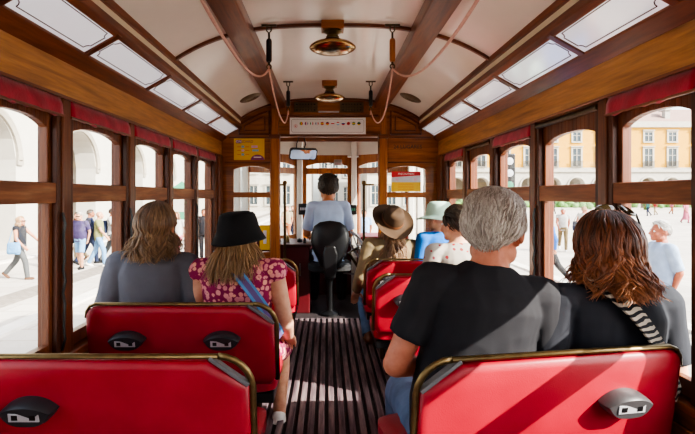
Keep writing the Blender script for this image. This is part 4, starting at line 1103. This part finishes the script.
C = {k: cloth('cloth ' + k, c, v) for k, (c, v) in dict(
    black=('#141416', .15), charcoal=('#2a2b30', .12), grey=('#5c5c64', .10), denim=('#5c7390', .25), ltdenim=('#8fb3d8', .12), sky=('#b3c6e4', .06), navy=('#1d2745', .12),
    beige=('#a89a80', .10), khaki=('#7a6a4e', .14), olive=('#9b9a72', .1), purple=('#4a3f63', .1), white=('#d9d6d2', .05), offwhite=('#cfc7b4', .06), bluegrey=('#b9c6d8', .06), azure=('#0f66b8', .12),
    pink=('#d98aa0', .08), teal=('#4f8f8a', .1), red=('#b03a3a', .1), brown=('#5b4130', .15), mint=('#b9dccb', .05), brownhat=('#423122', .14), bluebag=('#7da4c6', .15), stonegrey=('#6f7070', .1), camo=('#5b5a52', .3), darkblue=('#24304a', .15), yellow=('#d9b64a', .1), rust=('#a3663e', .12), slate=('#23252c', .12), tee=('#232327', .12)).items()}
MT['floral'] = floral('magenta floral print', '#8c2350', ('#eba78c', '#dd8698'), '#a83a58', 38, (.47, .03))
MT['roses'] = floral('white blouse with red flowers', '#a19a90', ('#a82c2c', '#6a3540'), '#5a5a32', 22, (.20, .03))
MT['leather_brown'] = plain('brown shoe leather', '#6b3d1e', .45, 0, .1, .15, 8)
MT['white_shoe'] = plain('white canvas shoe', '#dedad4', .7)
MT['lens'] = plain('dark sunglass lens', '#2b2416', .08, 0, .5)
MT['strap_purple'] = cloth('purple strap weave', '#5d4a78'); MT['strap_blue'] = cloth('blue strap weave', '#4f7fae')

# --- seated passengers -------------------------------------------------------
# man in black T-shirt
P = person('grey-haired man in a black T-shirt seated on the bottom-right bench', (.437, 1.64, 0), R(-2), 1.05, 'sit', 'ruddy', lean=-2, tilt=8, head=(-31, 3, 1), hs=1.04, shw=.94, gut=1.12,
           arms=[(2, 16, 74, 38), (0, 10, 60)], shirt=C['tee'], neckline=(.54, .070, .062), trousers=C['denim'], shoes=C['brown'], hip_z=.445, sleeve=.66, voxel=.006, wr=.007)
short_hair(P, HAIR['grey'], 3600, .055, 46, 117, .012, 5, .0019, tousle=.26)
Mh = P['Mh']
g = MB()
for s in (-1, 1): g.tube([Mh @ V((s * .083, -.02, .012)), Mh @ V((s * .081, .06, .014)), Mh @ V((s * .066, .103, .012))], .0028, 6)
go = g.build('glasses', MT['steel'], P['root'], smooth=True)
for s in (-1, 1):
    g.__init__(); g.tube([Mh @ V((s * .034 + .027 * cos(q), .108 - .012 * abs(s * .034 + .027 * cos(q)) / .06, .002 + .02 * sin(q))) for q in [2 * pi * i / 16 for i in range(17)]], .002, 6); g.build('rim', MT['steel'], go, smooth=True)
# woman with auburn hair
P = person('woman with wavy auburn hair and sunglasses on her head, seated bottom right', (.905, 1.64, 0), R(4), .93, 'sit', 'fair', lean=-2, tilt=2, head=(6, 2, 2), hs=1.06, shw=1.06, arms=[(-4, 14, 60), (0, 12, 60)],
           shirt=C['slate'], trousers=C['black'], shoes=C['black'], hip_z=.455, sleeve=.75, voxel=.0065, hem=-.08, neckline=(.492, .118, .074))
long_hair(P, HAIR['auburn'], 1500, .17, .021, 1.6, 1.06, 128, 11, .0036, .02, 1.13, curlend=1, fly=.3)
Mh = P['Mh']
so = MB()
for s in (-1, 1): so.tube([Mh @ V((s * .088 + .02, -.05, .06)), Mh @ V((s * .08 + .035, .0, .13))], .004, 6)
so = so.build('sunglasses', MT['black'], P['root'], smooth=True)
for s in (-1, 1):
    q = MB(); q.ell(Mh @ V((s * .044 + .035, -.0, .140)), (.036, .027, .010), (Mh.to_3x3().normalized() @ Euler((R(28), R(s * 20), 0)).to_matrix()), 16, 8); q.build('lens', MT['lens'], so, smooth='all')
strap(P, [(-.04, .06, .50), (-.07, .0, .53), (-.05, -.09, .475), (.01, -.135, .40), (.085, -.14, .29), (.15, -.12, .16)], .034, .006, MT['zebra'], 'bag_strap', 'zebra striped bag strap over the back of the auburn-haired woman', 'strap')
# left bench, grey shirt
P = person('person with shoulder-length ash brown hair in a plain grey shirt, seated by the left windows', (-.90, 2.44, 0), R(3), .95, 'sit', 'fair', lean=-1, tilt=1, head=(-8, 4, 1), hs=1.04, shw=.95, arms=[(-6, 13, 60), (-6, 13, 60)],
           shirt=C['grey'], trousers=C['charcoal'], shoes=C['black'], hip_z=.46, sleeve=.9, voxel=.007, wr=.008)
long_hair(P, HAIR['ash'], 1300, .165, .018, 1.5, 1.02, 124, 21, .0034, .02, 1.13, fly=.35)
T = P['T']; k = P['k']
m = MB(); m.tube([T @ (V((.078 * cos(q), .06 * sin(q) - .014, .532 + .018 * (1 if sin(q) < 0 else .0))) * k) for q in [2 * pi * i / 24 for i in range(25)]], .015 * k, 8, 1.0).build('collar', C['grey'], P['root'], smooth='all')
# left bench, bucket hat
P = person('woman in a black bucket hat and magenta floral dress, seated left of the aisle', (-.462, 2.42, 0), R(-4), .93, 'sit', 'fair', lean=0, tilt=-1, head=(-20, 1, -2), hs=1.04, shw=1.06, arms=[(-4, 8, 60), (4, 11, 55, 4)],
           shirt=MT['floral'], trousers=MT['floral'], shoes=MT['white_shoe'], hip_z=.445, sleeve=.12, voxel=.007, shorts=True, legs=[(86, 4), (82, -10)])
for ch in P['root'].children:
    if ch.name.startswith('shorts'): ch.name = 'dress_skirt'
    if ch.name.startswith('shirt'): ch.name = 'dress'
long_hair(P, HAIR['blond'], 1200, .245, .008, 1.3, 1.42, 118, 31, .0032, .02, 1.05, fly=.35, top=76)
hat(P, [(.01, .084), (.056, .083), (.082, .077), (.094, .064), (.105, .025), (.113, -.01), (.117, -.02), (.136, -.056), (.143, -.068)], C['black'], off=(0, -.012, .038), pitch=3, wob=.004, name='bucket_hat')
strap(P, [(-.05, .09, .48), (-.09, -.02, .525), (-.0, -.112, .455), (.085, -.138, .36), (.15, -.128, .265), (.19, -.09, .18), (.205, .0, .1)], .027, .006, MT['strap_blue'], 'bag_strap', 'blue and purple woven bag strap across the back of the bucket hat woman', 'strap', MT['strap_purple'])
# driver
P = person('tram driver with short dark hair in a pale blue shirt at the controls', (-.015, 5.10, 0), R(1), 1.0, 'sit', 'tan', lean=-3, head=(3, 4, 0), hs=1.08, shw=.88, arms=[(14, 13, 70, 5), (14, 13, 70, 5)],
           shirt=C['sky'], trousers=C['charcoal'], shoes=C['black'], hip_z=.655, sleeve=.85, voxel=.0075, legs=[(78, -2), (78, -2)], wr=.007)
short_hair(P, HAIR['dark'], 1500, .06, 50, 114, .020, 7, .0034, tousle=.4)
# brown wide-brimmed hat
P = person('woman in a brown wide-brimmed hat and khaki jacket seated by the aisle on the right', (.475, 4.0, 0), R(6), .92, 'sit', 'fair', lean=-3, tilt=3, head=(6, 2, 2), hs=1.02, shw=1.05, arms=[(0, 14, 50, 0), (-4, 12, 60)],
           shirt=C['khaki'], trousers=C['denim'], shoes=MT['leather_brown'], hip_z=.405, sleeve=1.9, voxel=.0075, legs=[(82, -44), (84, -20)])
long_hair(P, HAIR['brown'], 800, .36, .016, 1.6, 1.45, 118, 41, .0042, .03, 1.04, fly=.3, top=76, clip=lambda p: (Euler((R(-40), 0, 0)).to_matrix() @ (p - V((0, -.03, .045)))).z > -.012)
hat(P, [(.01, .118), (.045, .12), (.074, .112), (.088, .085), (.1, .03), (.105, .006), (.112, .0), (.15, -.006), (.19, .004), (.198, .008)], C['brownhat'], [(.1062, .008), (.1025, .026)], MT['leather_brown'], (0, -.03, .045), 40, .016, .010, 'wide_brim_hat')
# mint hat, blue jacket
P = person('child in a mint green sun hat and bright blue jacket on the right', (.92, 4.02, 0), R(14), .90, 'sit', 'fair', lean=-3, tilt=0, head=(25, -3, 0), hs=1.06, shw=1.0, arms=[(-4, 12, 60), (-4, 12, 60)],
           shirt=C['azure'], trousers=C['denim'], shoes=MT['white_shoe'], hip_z=.47, sleeve=1.9, voxel=.0075)
short_hair(P, HAIR['ash'], 400, .05, 50, 112, .006, 9, .004)
hat(P, [(.01, .122), (.045, .124), (.08, .116), (.099, .09), (.11, .03), (.114, .004), (.12, -.006), (.165, -.02), (.196, -.034)], C['mint'], None, None, (0, -.01, .028), 4, .008, .006, 'sun_hat')
# floral blouse
P = person('dark-haired woman with a hair clip in a white blouse printed with red flowers', (.84, 3.20, 0), R(10), .93, 'sit', 'fair', lean=-3, tilt=0, head=(24, 2, 0), hs=1.08, shw=1.02, arms=[(-2, 14, 60), (-2, 12, 60)],
           shirt=MT['roses'], trousers=C['beige'], shoes=MT['white_shoe'], hip_z=.44, sleeve=.8, voxel=.0075)
short_hair(P, HAIR['dark'], 900, .09, 50, 108, .006, 13, .0045, tousle=.08)
Mh = P['Mh']; m = MB(); rnd = random.Random(4)
for i in range(60):
    a = rnd.uniform(0, 2 * pi); c = V((0, -.118, .03)); r = rnd.uniform(.012, .034)
    m.tube([Mh @ (c + V((r * cos(a + t), -.02 * rnd.random() - .004, r * 1.2 * sin(a + t)))) for t in (0, .5, 1, 1.5, 2)], [.003, .006, .006, .006, .002], 5, .6, False)
m.build('bun', HAIR['dark'], P['root'], smooth='all')
m = MB()
for u in (-.014, 0, .014): m.tube([Mh @ V((-.03, -.135, .02 + u)), Mh @ V((0, -.155, .03 + u)), Mh @ V((.03, -.135, .04 + u))], .004, 6)
m.build('hair_clip', MT['leather_brown'], P['root'], smooth=True)
# ------------------------------------------------------------------ the square outside
gp = MB().box(-140, 150, -40, 160, GZ - .1, GZ)
struct(gp, 'ground', MT['paving'])
for i, (x0, x1, mm) in enumerate(((-1.5, 1.5, 'setts'), (-4.1, -2.3, 'setts'), (-6.9, -6.2, 'setts'), (-10.4, -10.1, 'kerb'), (-5.2, -4.9, 'kerb'), (5.6, 5.9, 'kerb'))):
    trim(MB().box(x0, x1, -30, 120, GZ - .05, GZ + (.006 if mm == 'setts' else .05)), MT[mm])
for x in (-3.65, -2.75, -.45, .45):
    trim(MB().box(x - .03, x + .03, -30, 120, GZ - .05, GZ + .012), MT['rail_steel'])

def arcade(root, M, L0, bays, pitch, ow, spring, depth, ztop, matw, mats):
    """wall of arched bays along local +u, facing local -w"""
    rise = ow / 2
    for b in range(bays):
        u0 = L0 + b * pitch; a, c = u0 + (pitch - ow) / 2, u0 + (pitch + ow) / 2; mid = (a + c) / 2
        m = MB()
        def f(u, v, w): return M @ V((u, w, v))
        def bx(x0, x1, z0, z1, w0, w1): m.hexa([f(x0, z0, w0), f(x1, z0, w0), f(x1, z0, w1), f(x0, z0, w1), f(x0, z1, w0), f(x1, z1, w0), f(x1, z1, w1), f(x0, z1, w1)])
        bx(u0, a, 0, ztop, 0, 1.0); bx(c, u0 + pitch, 0, ztop, 0, 1.0)
        m.arch_top(a, c, lambda u: spring + math.sqrt(max(0, rise * rise - (u - mid) ** 2)), ztop, f, 0, 1.0, 18)
        m.build('arched_bay', matw, root)
        m = MB()
        for q0, q1 in ((a - .35, a), (c, c + .35)): bx(q0, q1, spring - .2, spring + .12, -.10, .0); bx(q0, q1, 0, .5, -.06, 0)
        pts = [(mid + (rise + .16) * cos(pi * t / 18), spring + (rise + .16) * sin(pi * t / 18)) for t in range(19)]
        m.tube([f(u, v, -.03) for u, v in pts], .16, 6); m.build('arch_surround', mats, root)
    m = MB()
    def f(u, v, w): return M @ V((u, w, v))
    def bx(x0, x1, z0, z1, w0, w1): m.hexa([f(x0, z0, w0), f(x1, z0, w0), f(x1, z0, w1), f(x0, z0, w1), f(x0, z1, w0), f(x1, z1, w0), f(x1, z1, w1), f(x0, z1, w1)])
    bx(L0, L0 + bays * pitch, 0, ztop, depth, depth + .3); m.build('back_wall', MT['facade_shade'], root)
    m = MB(); 
    def bx2(x0, x1, z0, z1, w0, w1): m.hexa([f(x0, z0, w0), f(x1, z0, w0), f(x1, z0, w1), f(x0, z0, w1), f(x0, z1, w0), f(x1, z1, w0), f(x1, z1, w1), f(x0, z1, w1)])
    bx2(L0, L0 + bays * pitch, ztop, ztop + .35, -.25, 1.2); m.build('string_course', mats, root)

def win_at(root, f, u, z, w, h, framemat, name='window', wd=.0, mull=True):
    def bx(m, x0, x1, z0, z1, w0, w1): return m.hexa([f(x0, z0, w0), f(x1, z0, w0), f(x1, z0, w1), f(x0, z0, w1), f(x0, z1, w0), f(x1, z1, w0), f(x1, z1, w1), f(x0, z1, w1)])
    m = MB(); t = w * .22
    bx(m, u - w / 2 - t, u - w / 2, z - .1, z + h + t, -.14, .02); bx(m, u + w / 2, u + w / 2 + t, z - .1, z + h + t, -.14, .02)
    bx(m, u - w / 2, u + w / 2, z + h, z + h + t, -.14, .02); bx(m, u - w / 2 - t * 1.3, u + w / 2 + t * 1.3, z + h + t, z + h + t * 1.5, -.3, .02); bx(m, u - w / 2 - t, u + w / 2 + t, z - .3, z - .1, -.2, .02)
    if mull: bx(m, u - .05, u + .05, z, z + h, -.10, .02); bx(m, u - w / 2, u + w / 2, z + h * .6, z + h * .6 + .08, -.10, .02)
    fr = m.build(name, framemat, root)
    m = MB(); bx(m, u - w / 2, u + w / 2, z - .1, z + h, -.04, .0); m.build('pane', MT['dark_glass'], fr)

# white arcaded building on the left, running along the tram
e = empty('arcade_building', (-12, 0, GZ), 0, 'white arcaded building along the square on the left', 'building')
M = MX(((0, -1, 0, 0), (1, 0, 0, 0), (0, 0, 1, 0), (0, 0, 0, 1)))
arcade(e, M, 7.4, 9, 6.5, 3.4, 3.5, 3.6, 6.6, MT['facade_white'], MT['facade_trim'])
f = lambda u, v, w: M @ V((u, w, v))
m = MB().box(-.9, 0, 7.4, 65.9, 6.95, 13.5).build('upper_wall', MT['facade_white'], e)
for b in range(9): win_at(e, f, 7.4 + 6.5 * b + 3.25, 8.0, 1.3, 3.0, MT['facade_stone'])
m = MB().box(-1, .4, 7.4, 65.9, 13.5, 14.1).build('cornice', MT['facade_stone'], e)
# yellow palace far across the square on the right
BY = 78.0
e = empty('palace_building', (0, BY, GZ), 0, 'long yellow palace with stone arcade and rows of windows far across the square', 'building')
I4 = MX.Identity(4)
arcade(e, I4, 15.0, 13, 3.8, 2.5, 3.6, 3.0, 5.8, MT['facade_stone'], MT['facade_stone'])
MB().box(15, 64.4, 0, 1, 6.15, 12.9).build('yellow_wall', MT['facade_yellow'], e)
MB().box(14.8, 64.6, -.4, 1.2, 12.9, 13.8).build('cornice', MT['facade_stone'], e)
MB().prism([(-.2, 13.8), (5, 16.6), (10, 13.8)], lambda u, v, w: (w, u, v), 15, 64.4).build('roof', MT['roof'], e)
MB().box(15, 64.4, -.12, 1, 6.15, 6.5).build('string_course', MT['facade_stone'], e)
f = lambda u, v, w: (u, w, v)
for b in range(13):
    u = 15 + 3.8 * b + 1.9
    win_at(e, f, u, 6.8, 1.25, 2.7, MT['facade_stone']); win_at(e, f, u, 10.75, 1.2, 1.35, MT['facade_stone'])
    m = MB(); q = 10
    for i in range(q): m.box(u - 1 + 2 * i / q - .02, u - 1 + 2 * i / q + .02, -.35, -.31, 6.5, 7.4)
    m.box(u - 1, u + 1, -.36, -.30, 7.4, 7.46); m.build('balcony_rail', MT['bronze'], e)
    if b % 3 == 1: MB().box(u - .4, u + .4, 1, 1.8, 14.0, 15.8).prism([(-.6, 15.8), (.6, 15.8), (0, 16.4)], lambda a, v, w, u=u: (u + a, w, v), .8, 2.5).build('dormer', MT['facade_stone'], e)
# pale corner buildings straight ahead
def block(x0, x1, y, h, cols, rows, label, matw, y1=12):
    e = empty('town_building', ((x0 + x1) / 2, y, GZ), 0, label, 'building', 'pale buildings straight ahead')
    w = (x1 - x0) / 2
    MB().box(-w, w, 0, y1, 0, h).build('wall', matw, e)
    MB().box(-w - .3, w + .3, -.4, y1, h, h + .6).build('cornice', MT['facade_stone'], e)
    for c in range(cols):
        for r in range(rows):
            u = -w + (c + .5) * 2 * w / cols; z = 1 + r * h / rows
            win_at(e, f, u, z, min(1.4, w / cols * .9), h / rows * .55, MT['facade_stone'])
    return e
block(-11, -2.2, 66, 17, 4, 4, 'pale stone building ahead left of the driver, seen through the windscreen', MT['facade_pale'])
block(-1.6, 4.8, 95, 19, 3, 4, 'pale stone building farthest ahead behind the driver head', MT['facade_white'])
block(5.2, 13.8, 64, 17, 4, 4, 'pale grey building ahead right of the driver, seen over the brown hat', MT['facade_pale'])
# hedge and low wall across the square
for i, (x0, x1) in enumerate(((16, 29), (30.5, 44), (45.5, 58))):
    e = empty('hedge', ((x0 + x1) / 2, 70, GZ), 0, 'low clipped green hedge before the yellow palace, %s section' % ('leftmost', 'middle', 'rightmost')[i], 'hedge', 'hedges across the square')
    m = MB(); w = (x1 - x0) / 2; rnd = random.Random(i)
    for k in range(46): m.ell((rnd.uniform(-w, w), rnd.uniform(-.5, .5), rnd.uniform(.5, 1.0)), (rnd.uniform(.4, .8), .5, rnd.uniform(.35, .55)), None, 10, 7)
    m.box(-w, w, -.5, .5, 0, .8); m.build('foliage', MT['leaf'], e, smooth=True)
    MB().box(-w - .1, w + .1, -.75, -.6, 0, .35).build('kerb', MT['facade_stone'], e)
# traffic signal on the right
p = at(508, 195, 12.0)
e = empty('traffic_signal', (p.x, 12.0, GZ), R(0), 'dark traffic signal on a post outside the third right window', 'traffic light')
MB().tube([(0, 0, 0), (0, 0, 3.0)], .05, 10).build('post', MT['charger'], e, smooth=True)
MB().box(-.15, .15, -.1, .12, 2.2, 3.15).build('housing', MT['black'], e, bevel=.03)
for k in range(3):
    MB().lathe([(.09, 0), (.09, .02), (.001, .03)], c=(0.0, -.1, 2.38 + k * .29), n=16, mat=MX.Rotation(R(90), 3, 'X')).build('lamp_lens', MT['kiosk_green'] if k == 0 else MT['silver'], e, smooth=True)
# green kiosk on the left
p = on_ground(182, 226)
e = empty('kiosk', (p.x, p.y, GZ), R(10), 'green painted kiosk by the arcade, seen through the third left window', 'kiosk')
MB().box(-.75, .75, -.75, .75, 0, 2.3).build('booth', MT['kiosk_green'], e, bevel=.03)
MB().add([(-.95, -.95, 2.3), (.95, -.95, 2.3), (.95, .95, 2.3), (-.95, .95, 2.3), (0, 0, 3.1)], [(0, 1, 4), (1, 2, 4), (2, 3, 4), (3, 0, 4), (3, 2, 1, 0)]).build('roof', MT['kiosk_green'], e)
MB().box(-.5, .5, -.77, -.74, 1.0, 2.0).build('hatch', MT['facade_pale'], e)

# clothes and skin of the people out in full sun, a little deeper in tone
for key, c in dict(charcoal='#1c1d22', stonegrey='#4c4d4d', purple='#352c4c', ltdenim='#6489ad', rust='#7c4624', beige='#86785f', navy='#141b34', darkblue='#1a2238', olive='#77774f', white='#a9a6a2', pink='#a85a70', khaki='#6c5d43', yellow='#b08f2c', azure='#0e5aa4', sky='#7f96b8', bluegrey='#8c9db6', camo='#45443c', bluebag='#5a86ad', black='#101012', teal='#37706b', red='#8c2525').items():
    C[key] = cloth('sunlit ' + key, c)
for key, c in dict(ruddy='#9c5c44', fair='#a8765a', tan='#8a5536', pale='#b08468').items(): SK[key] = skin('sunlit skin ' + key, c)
# --- pedestrians ------------------------------------------------------------
G = 'pedestrians on the square'
def ped(px_, py_, rz, label, k=1.0, hair_=None, hk='short', **kw):
    g = on_ground(px_, py_)
    kw.setdefault('voxel', .011 if g.y < 17 else .014)
    P = person(label, g, R(rz), k, 'walk', group=G, detail=False, wr=.006, **kw)
    if hair_:
        if hk == 'short': short_hair(P, HAIR[hair_], 160, .04, 48, 110, .006, int(px_), .007)
        else: long_hair(P, HAIR[hair_], 110, .2, .01, 1.5, 1.2, 118, int(px_), .011)
    return P
def hand_bag(P, s, mat, w, h, label, dz=.0, dy=0, name='shoulder_bag', strap_to=True, dx=.0):
    T = P['T']; H = P['H']; k = P['k']
    c = H + V((s * (.24 + dx), dy, dz)) * k
    b = empty(name, (0, 0, 0), 0, label, 'bag')
    b.location = P['root'].location; b.rotation_euler = P['root'].rotation_euler
    m = MB(); m.loft([(c.x, c.y, c.z - h, .045, w * .9), (c.x, c.y, c.z - h * .8, .07, w), (c.x, c.y, c.z, .05, w * .95), (c.x, c.y, c.z + .02, .03, w * .9)], e=3)
    place('bag_body', fuse(m, .012, 2, .012, 14, 3), mat, b)
    if strap_to:
        sh = P['sh', s]; m = MB().tube([c + V((0, -w * .8, 0)), sh + V((s * .02, -.03, .075)) * k, c + V((0, w * .8, 0))], .012, 6); m.build('bag_strap', mat, b, smooth=True)
    return b
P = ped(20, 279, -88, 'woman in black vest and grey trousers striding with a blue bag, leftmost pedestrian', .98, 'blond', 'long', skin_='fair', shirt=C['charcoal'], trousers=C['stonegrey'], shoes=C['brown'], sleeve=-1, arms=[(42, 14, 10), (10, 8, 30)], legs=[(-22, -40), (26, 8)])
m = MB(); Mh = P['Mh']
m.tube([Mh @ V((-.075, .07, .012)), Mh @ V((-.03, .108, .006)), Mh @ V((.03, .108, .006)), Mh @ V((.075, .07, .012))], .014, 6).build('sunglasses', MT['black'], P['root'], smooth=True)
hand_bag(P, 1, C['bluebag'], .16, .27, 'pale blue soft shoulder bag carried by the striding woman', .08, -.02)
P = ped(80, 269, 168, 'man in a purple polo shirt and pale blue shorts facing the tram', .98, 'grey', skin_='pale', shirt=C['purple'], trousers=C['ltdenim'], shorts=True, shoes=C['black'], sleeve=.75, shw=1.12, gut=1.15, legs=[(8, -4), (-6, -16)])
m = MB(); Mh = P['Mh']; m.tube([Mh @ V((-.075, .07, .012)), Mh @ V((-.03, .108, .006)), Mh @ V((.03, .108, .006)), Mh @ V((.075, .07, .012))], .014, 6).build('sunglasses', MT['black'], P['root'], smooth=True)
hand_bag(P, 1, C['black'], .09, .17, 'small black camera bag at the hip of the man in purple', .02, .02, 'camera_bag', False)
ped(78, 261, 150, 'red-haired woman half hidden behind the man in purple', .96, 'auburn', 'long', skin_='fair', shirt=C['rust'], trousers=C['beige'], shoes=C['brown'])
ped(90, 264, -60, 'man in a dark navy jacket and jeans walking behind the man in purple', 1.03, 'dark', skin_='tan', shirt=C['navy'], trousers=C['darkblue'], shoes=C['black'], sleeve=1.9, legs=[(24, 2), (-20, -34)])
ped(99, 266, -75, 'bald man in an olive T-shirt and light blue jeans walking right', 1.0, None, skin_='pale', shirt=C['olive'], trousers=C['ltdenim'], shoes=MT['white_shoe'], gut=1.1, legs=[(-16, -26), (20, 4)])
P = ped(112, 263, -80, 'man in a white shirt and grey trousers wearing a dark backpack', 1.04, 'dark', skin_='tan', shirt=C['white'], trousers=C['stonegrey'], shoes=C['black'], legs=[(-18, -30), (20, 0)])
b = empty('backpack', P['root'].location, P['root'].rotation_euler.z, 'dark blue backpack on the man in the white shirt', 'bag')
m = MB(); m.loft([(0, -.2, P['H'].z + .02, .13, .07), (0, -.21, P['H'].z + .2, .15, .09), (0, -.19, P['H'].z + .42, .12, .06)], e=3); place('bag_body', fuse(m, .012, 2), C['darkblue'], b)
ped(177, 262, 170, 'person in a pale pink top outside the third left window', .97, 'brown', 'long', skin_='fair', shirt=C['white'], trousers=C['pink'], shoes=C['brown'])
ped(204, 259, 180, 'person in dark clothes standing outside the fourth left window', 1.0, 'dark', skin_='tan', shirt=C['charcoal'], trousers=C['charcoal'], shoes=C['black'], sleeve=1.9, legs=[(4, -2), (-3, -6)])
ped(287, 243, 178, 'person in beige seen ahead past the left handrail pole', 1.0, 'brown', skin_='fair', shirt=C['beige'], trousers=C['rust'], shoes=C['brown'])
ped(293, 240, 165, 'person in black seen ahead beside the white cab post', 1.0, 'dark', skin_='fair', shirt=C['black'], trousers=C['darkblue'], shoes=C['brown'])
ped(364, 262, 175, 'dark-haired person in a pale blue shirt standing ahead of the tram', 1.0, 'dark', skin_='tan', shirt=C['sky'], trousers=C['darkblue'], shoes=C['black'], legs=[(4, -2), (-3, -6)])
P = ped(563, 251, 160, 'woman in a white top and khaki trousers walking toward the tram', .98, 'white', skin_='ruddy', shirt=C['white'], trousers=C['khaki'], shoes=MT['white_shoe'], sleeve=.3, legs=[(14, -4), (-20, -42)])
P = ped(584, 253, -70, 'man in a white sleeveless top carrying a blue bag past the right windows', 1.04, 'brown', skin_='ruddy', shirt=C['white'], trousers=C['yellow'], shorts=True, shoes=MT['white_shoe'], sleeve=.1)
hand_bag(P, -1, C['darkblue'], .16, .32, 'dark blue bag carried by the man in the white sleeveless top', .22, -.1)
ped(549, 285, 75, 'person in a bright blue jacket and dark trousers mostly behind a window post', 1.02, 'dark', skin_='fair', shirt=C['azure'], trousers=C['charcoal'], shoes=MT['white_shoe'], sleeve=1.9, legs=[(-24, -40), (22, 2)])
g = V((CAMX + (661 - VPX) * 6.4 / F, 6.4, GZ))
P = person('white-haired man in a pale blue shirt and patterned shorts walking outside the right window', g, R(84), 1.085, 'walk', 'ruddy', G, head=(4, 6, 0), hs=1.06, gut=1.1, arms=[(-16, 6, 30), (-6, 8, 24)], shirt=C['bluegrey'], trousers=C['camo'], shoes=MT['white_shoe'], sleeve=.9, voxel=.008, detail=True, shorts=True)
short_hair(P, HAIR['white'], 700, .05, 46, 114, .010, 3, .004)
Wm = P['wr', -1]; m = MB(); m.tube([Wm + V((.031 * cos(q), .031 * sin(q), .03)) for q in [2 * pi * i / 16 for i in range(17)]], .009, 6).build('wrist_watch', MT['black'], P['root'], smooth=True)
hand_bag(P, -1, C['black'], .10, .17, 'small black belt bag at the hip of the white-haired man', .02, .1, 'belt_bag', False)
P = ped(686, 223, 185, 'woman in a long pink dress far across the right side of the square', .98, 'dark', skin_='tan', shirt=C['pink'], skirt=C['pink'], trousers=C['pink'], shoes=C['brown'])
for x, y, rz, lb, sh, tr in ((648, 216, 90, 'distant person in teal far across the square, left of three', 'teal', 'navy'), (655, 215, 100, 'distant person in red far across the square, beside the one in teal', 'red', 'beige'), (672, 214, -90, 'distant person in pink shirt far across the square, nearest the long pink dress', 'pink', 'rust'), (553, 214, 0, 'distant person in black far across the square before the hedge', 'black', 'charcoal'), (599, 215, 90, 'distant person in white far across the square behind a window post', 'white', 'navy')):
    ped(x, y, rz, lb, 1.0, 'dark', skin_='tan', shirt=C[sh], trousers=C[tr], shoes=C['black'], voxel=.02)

# ------------------------------------------------------------------ light and camera
w = bpy.data.worlds.new('sky'); SC.world = w; w.use_nodes = True; nt = w.node_tree
sk = nt.nodes.new('ShaderNodeTexSky'); sk.sky_type = 'NISHITA'; sk.sun_disc = False; sk.sun_elevation = R(42); sk.sun_rotation = R(120); sk.air_density = 1.0; sk.dust_density = 2.5; sk.ozone_density = 1
hs = nt.nodes.new('ShaderNodeHueSaturation'); hs.inputs['Saturation'].default_value = .45; nt.links.new(sk.outputs[0], hs.inputs['Color']); nt.links.new(hs.outputs[0], nt.nodes['Background'].inputs[0]); nt.nodes['Background'].inputs[1].default_value = SKY_STRENGTH
L = bpy.data.lights.new('sun', 'SUN'); L.energy = SUN_ENERGY; L.angle = R(.55); L.color = (1, .93, .82)
so = bpy.data.objects.new('sun', L); link(so); so.rotation_euler = V(SUN_DIR).to_track_quat('-Z', 'Y').to_euler(); so.location = (20, -10, 30)

cam = bpy.data.cameras.new('camera'); cam.sensor_width = 36; cam.lens = F / 695 * 36
cam.shift_x = (347.5 - VPX) / 695; cam.shift_y = -(217 - VPY) / 695; cam.clip_start = .05; cam.clip_end = 500
co = bpy.data.objects.new('camera', cam); link(co); co.location = (CAMX, 0, CAMZ); co.rotation_euler = (pi / 2, 0, 0); SC.camera = co
SC.cycles.use_denoising = True
SC.cycles.max_bounces = 10; SC.cycles.diffuse_bounces = 6; SC.cycles.transparent_max_bounces = 16
SC.cycles.sample_clamp_indirect = 6
SC.view_settings.view_transform = VIEW; SC.view_settings.look = LOOK; SC.view_settings.exposure = EXPOSURE
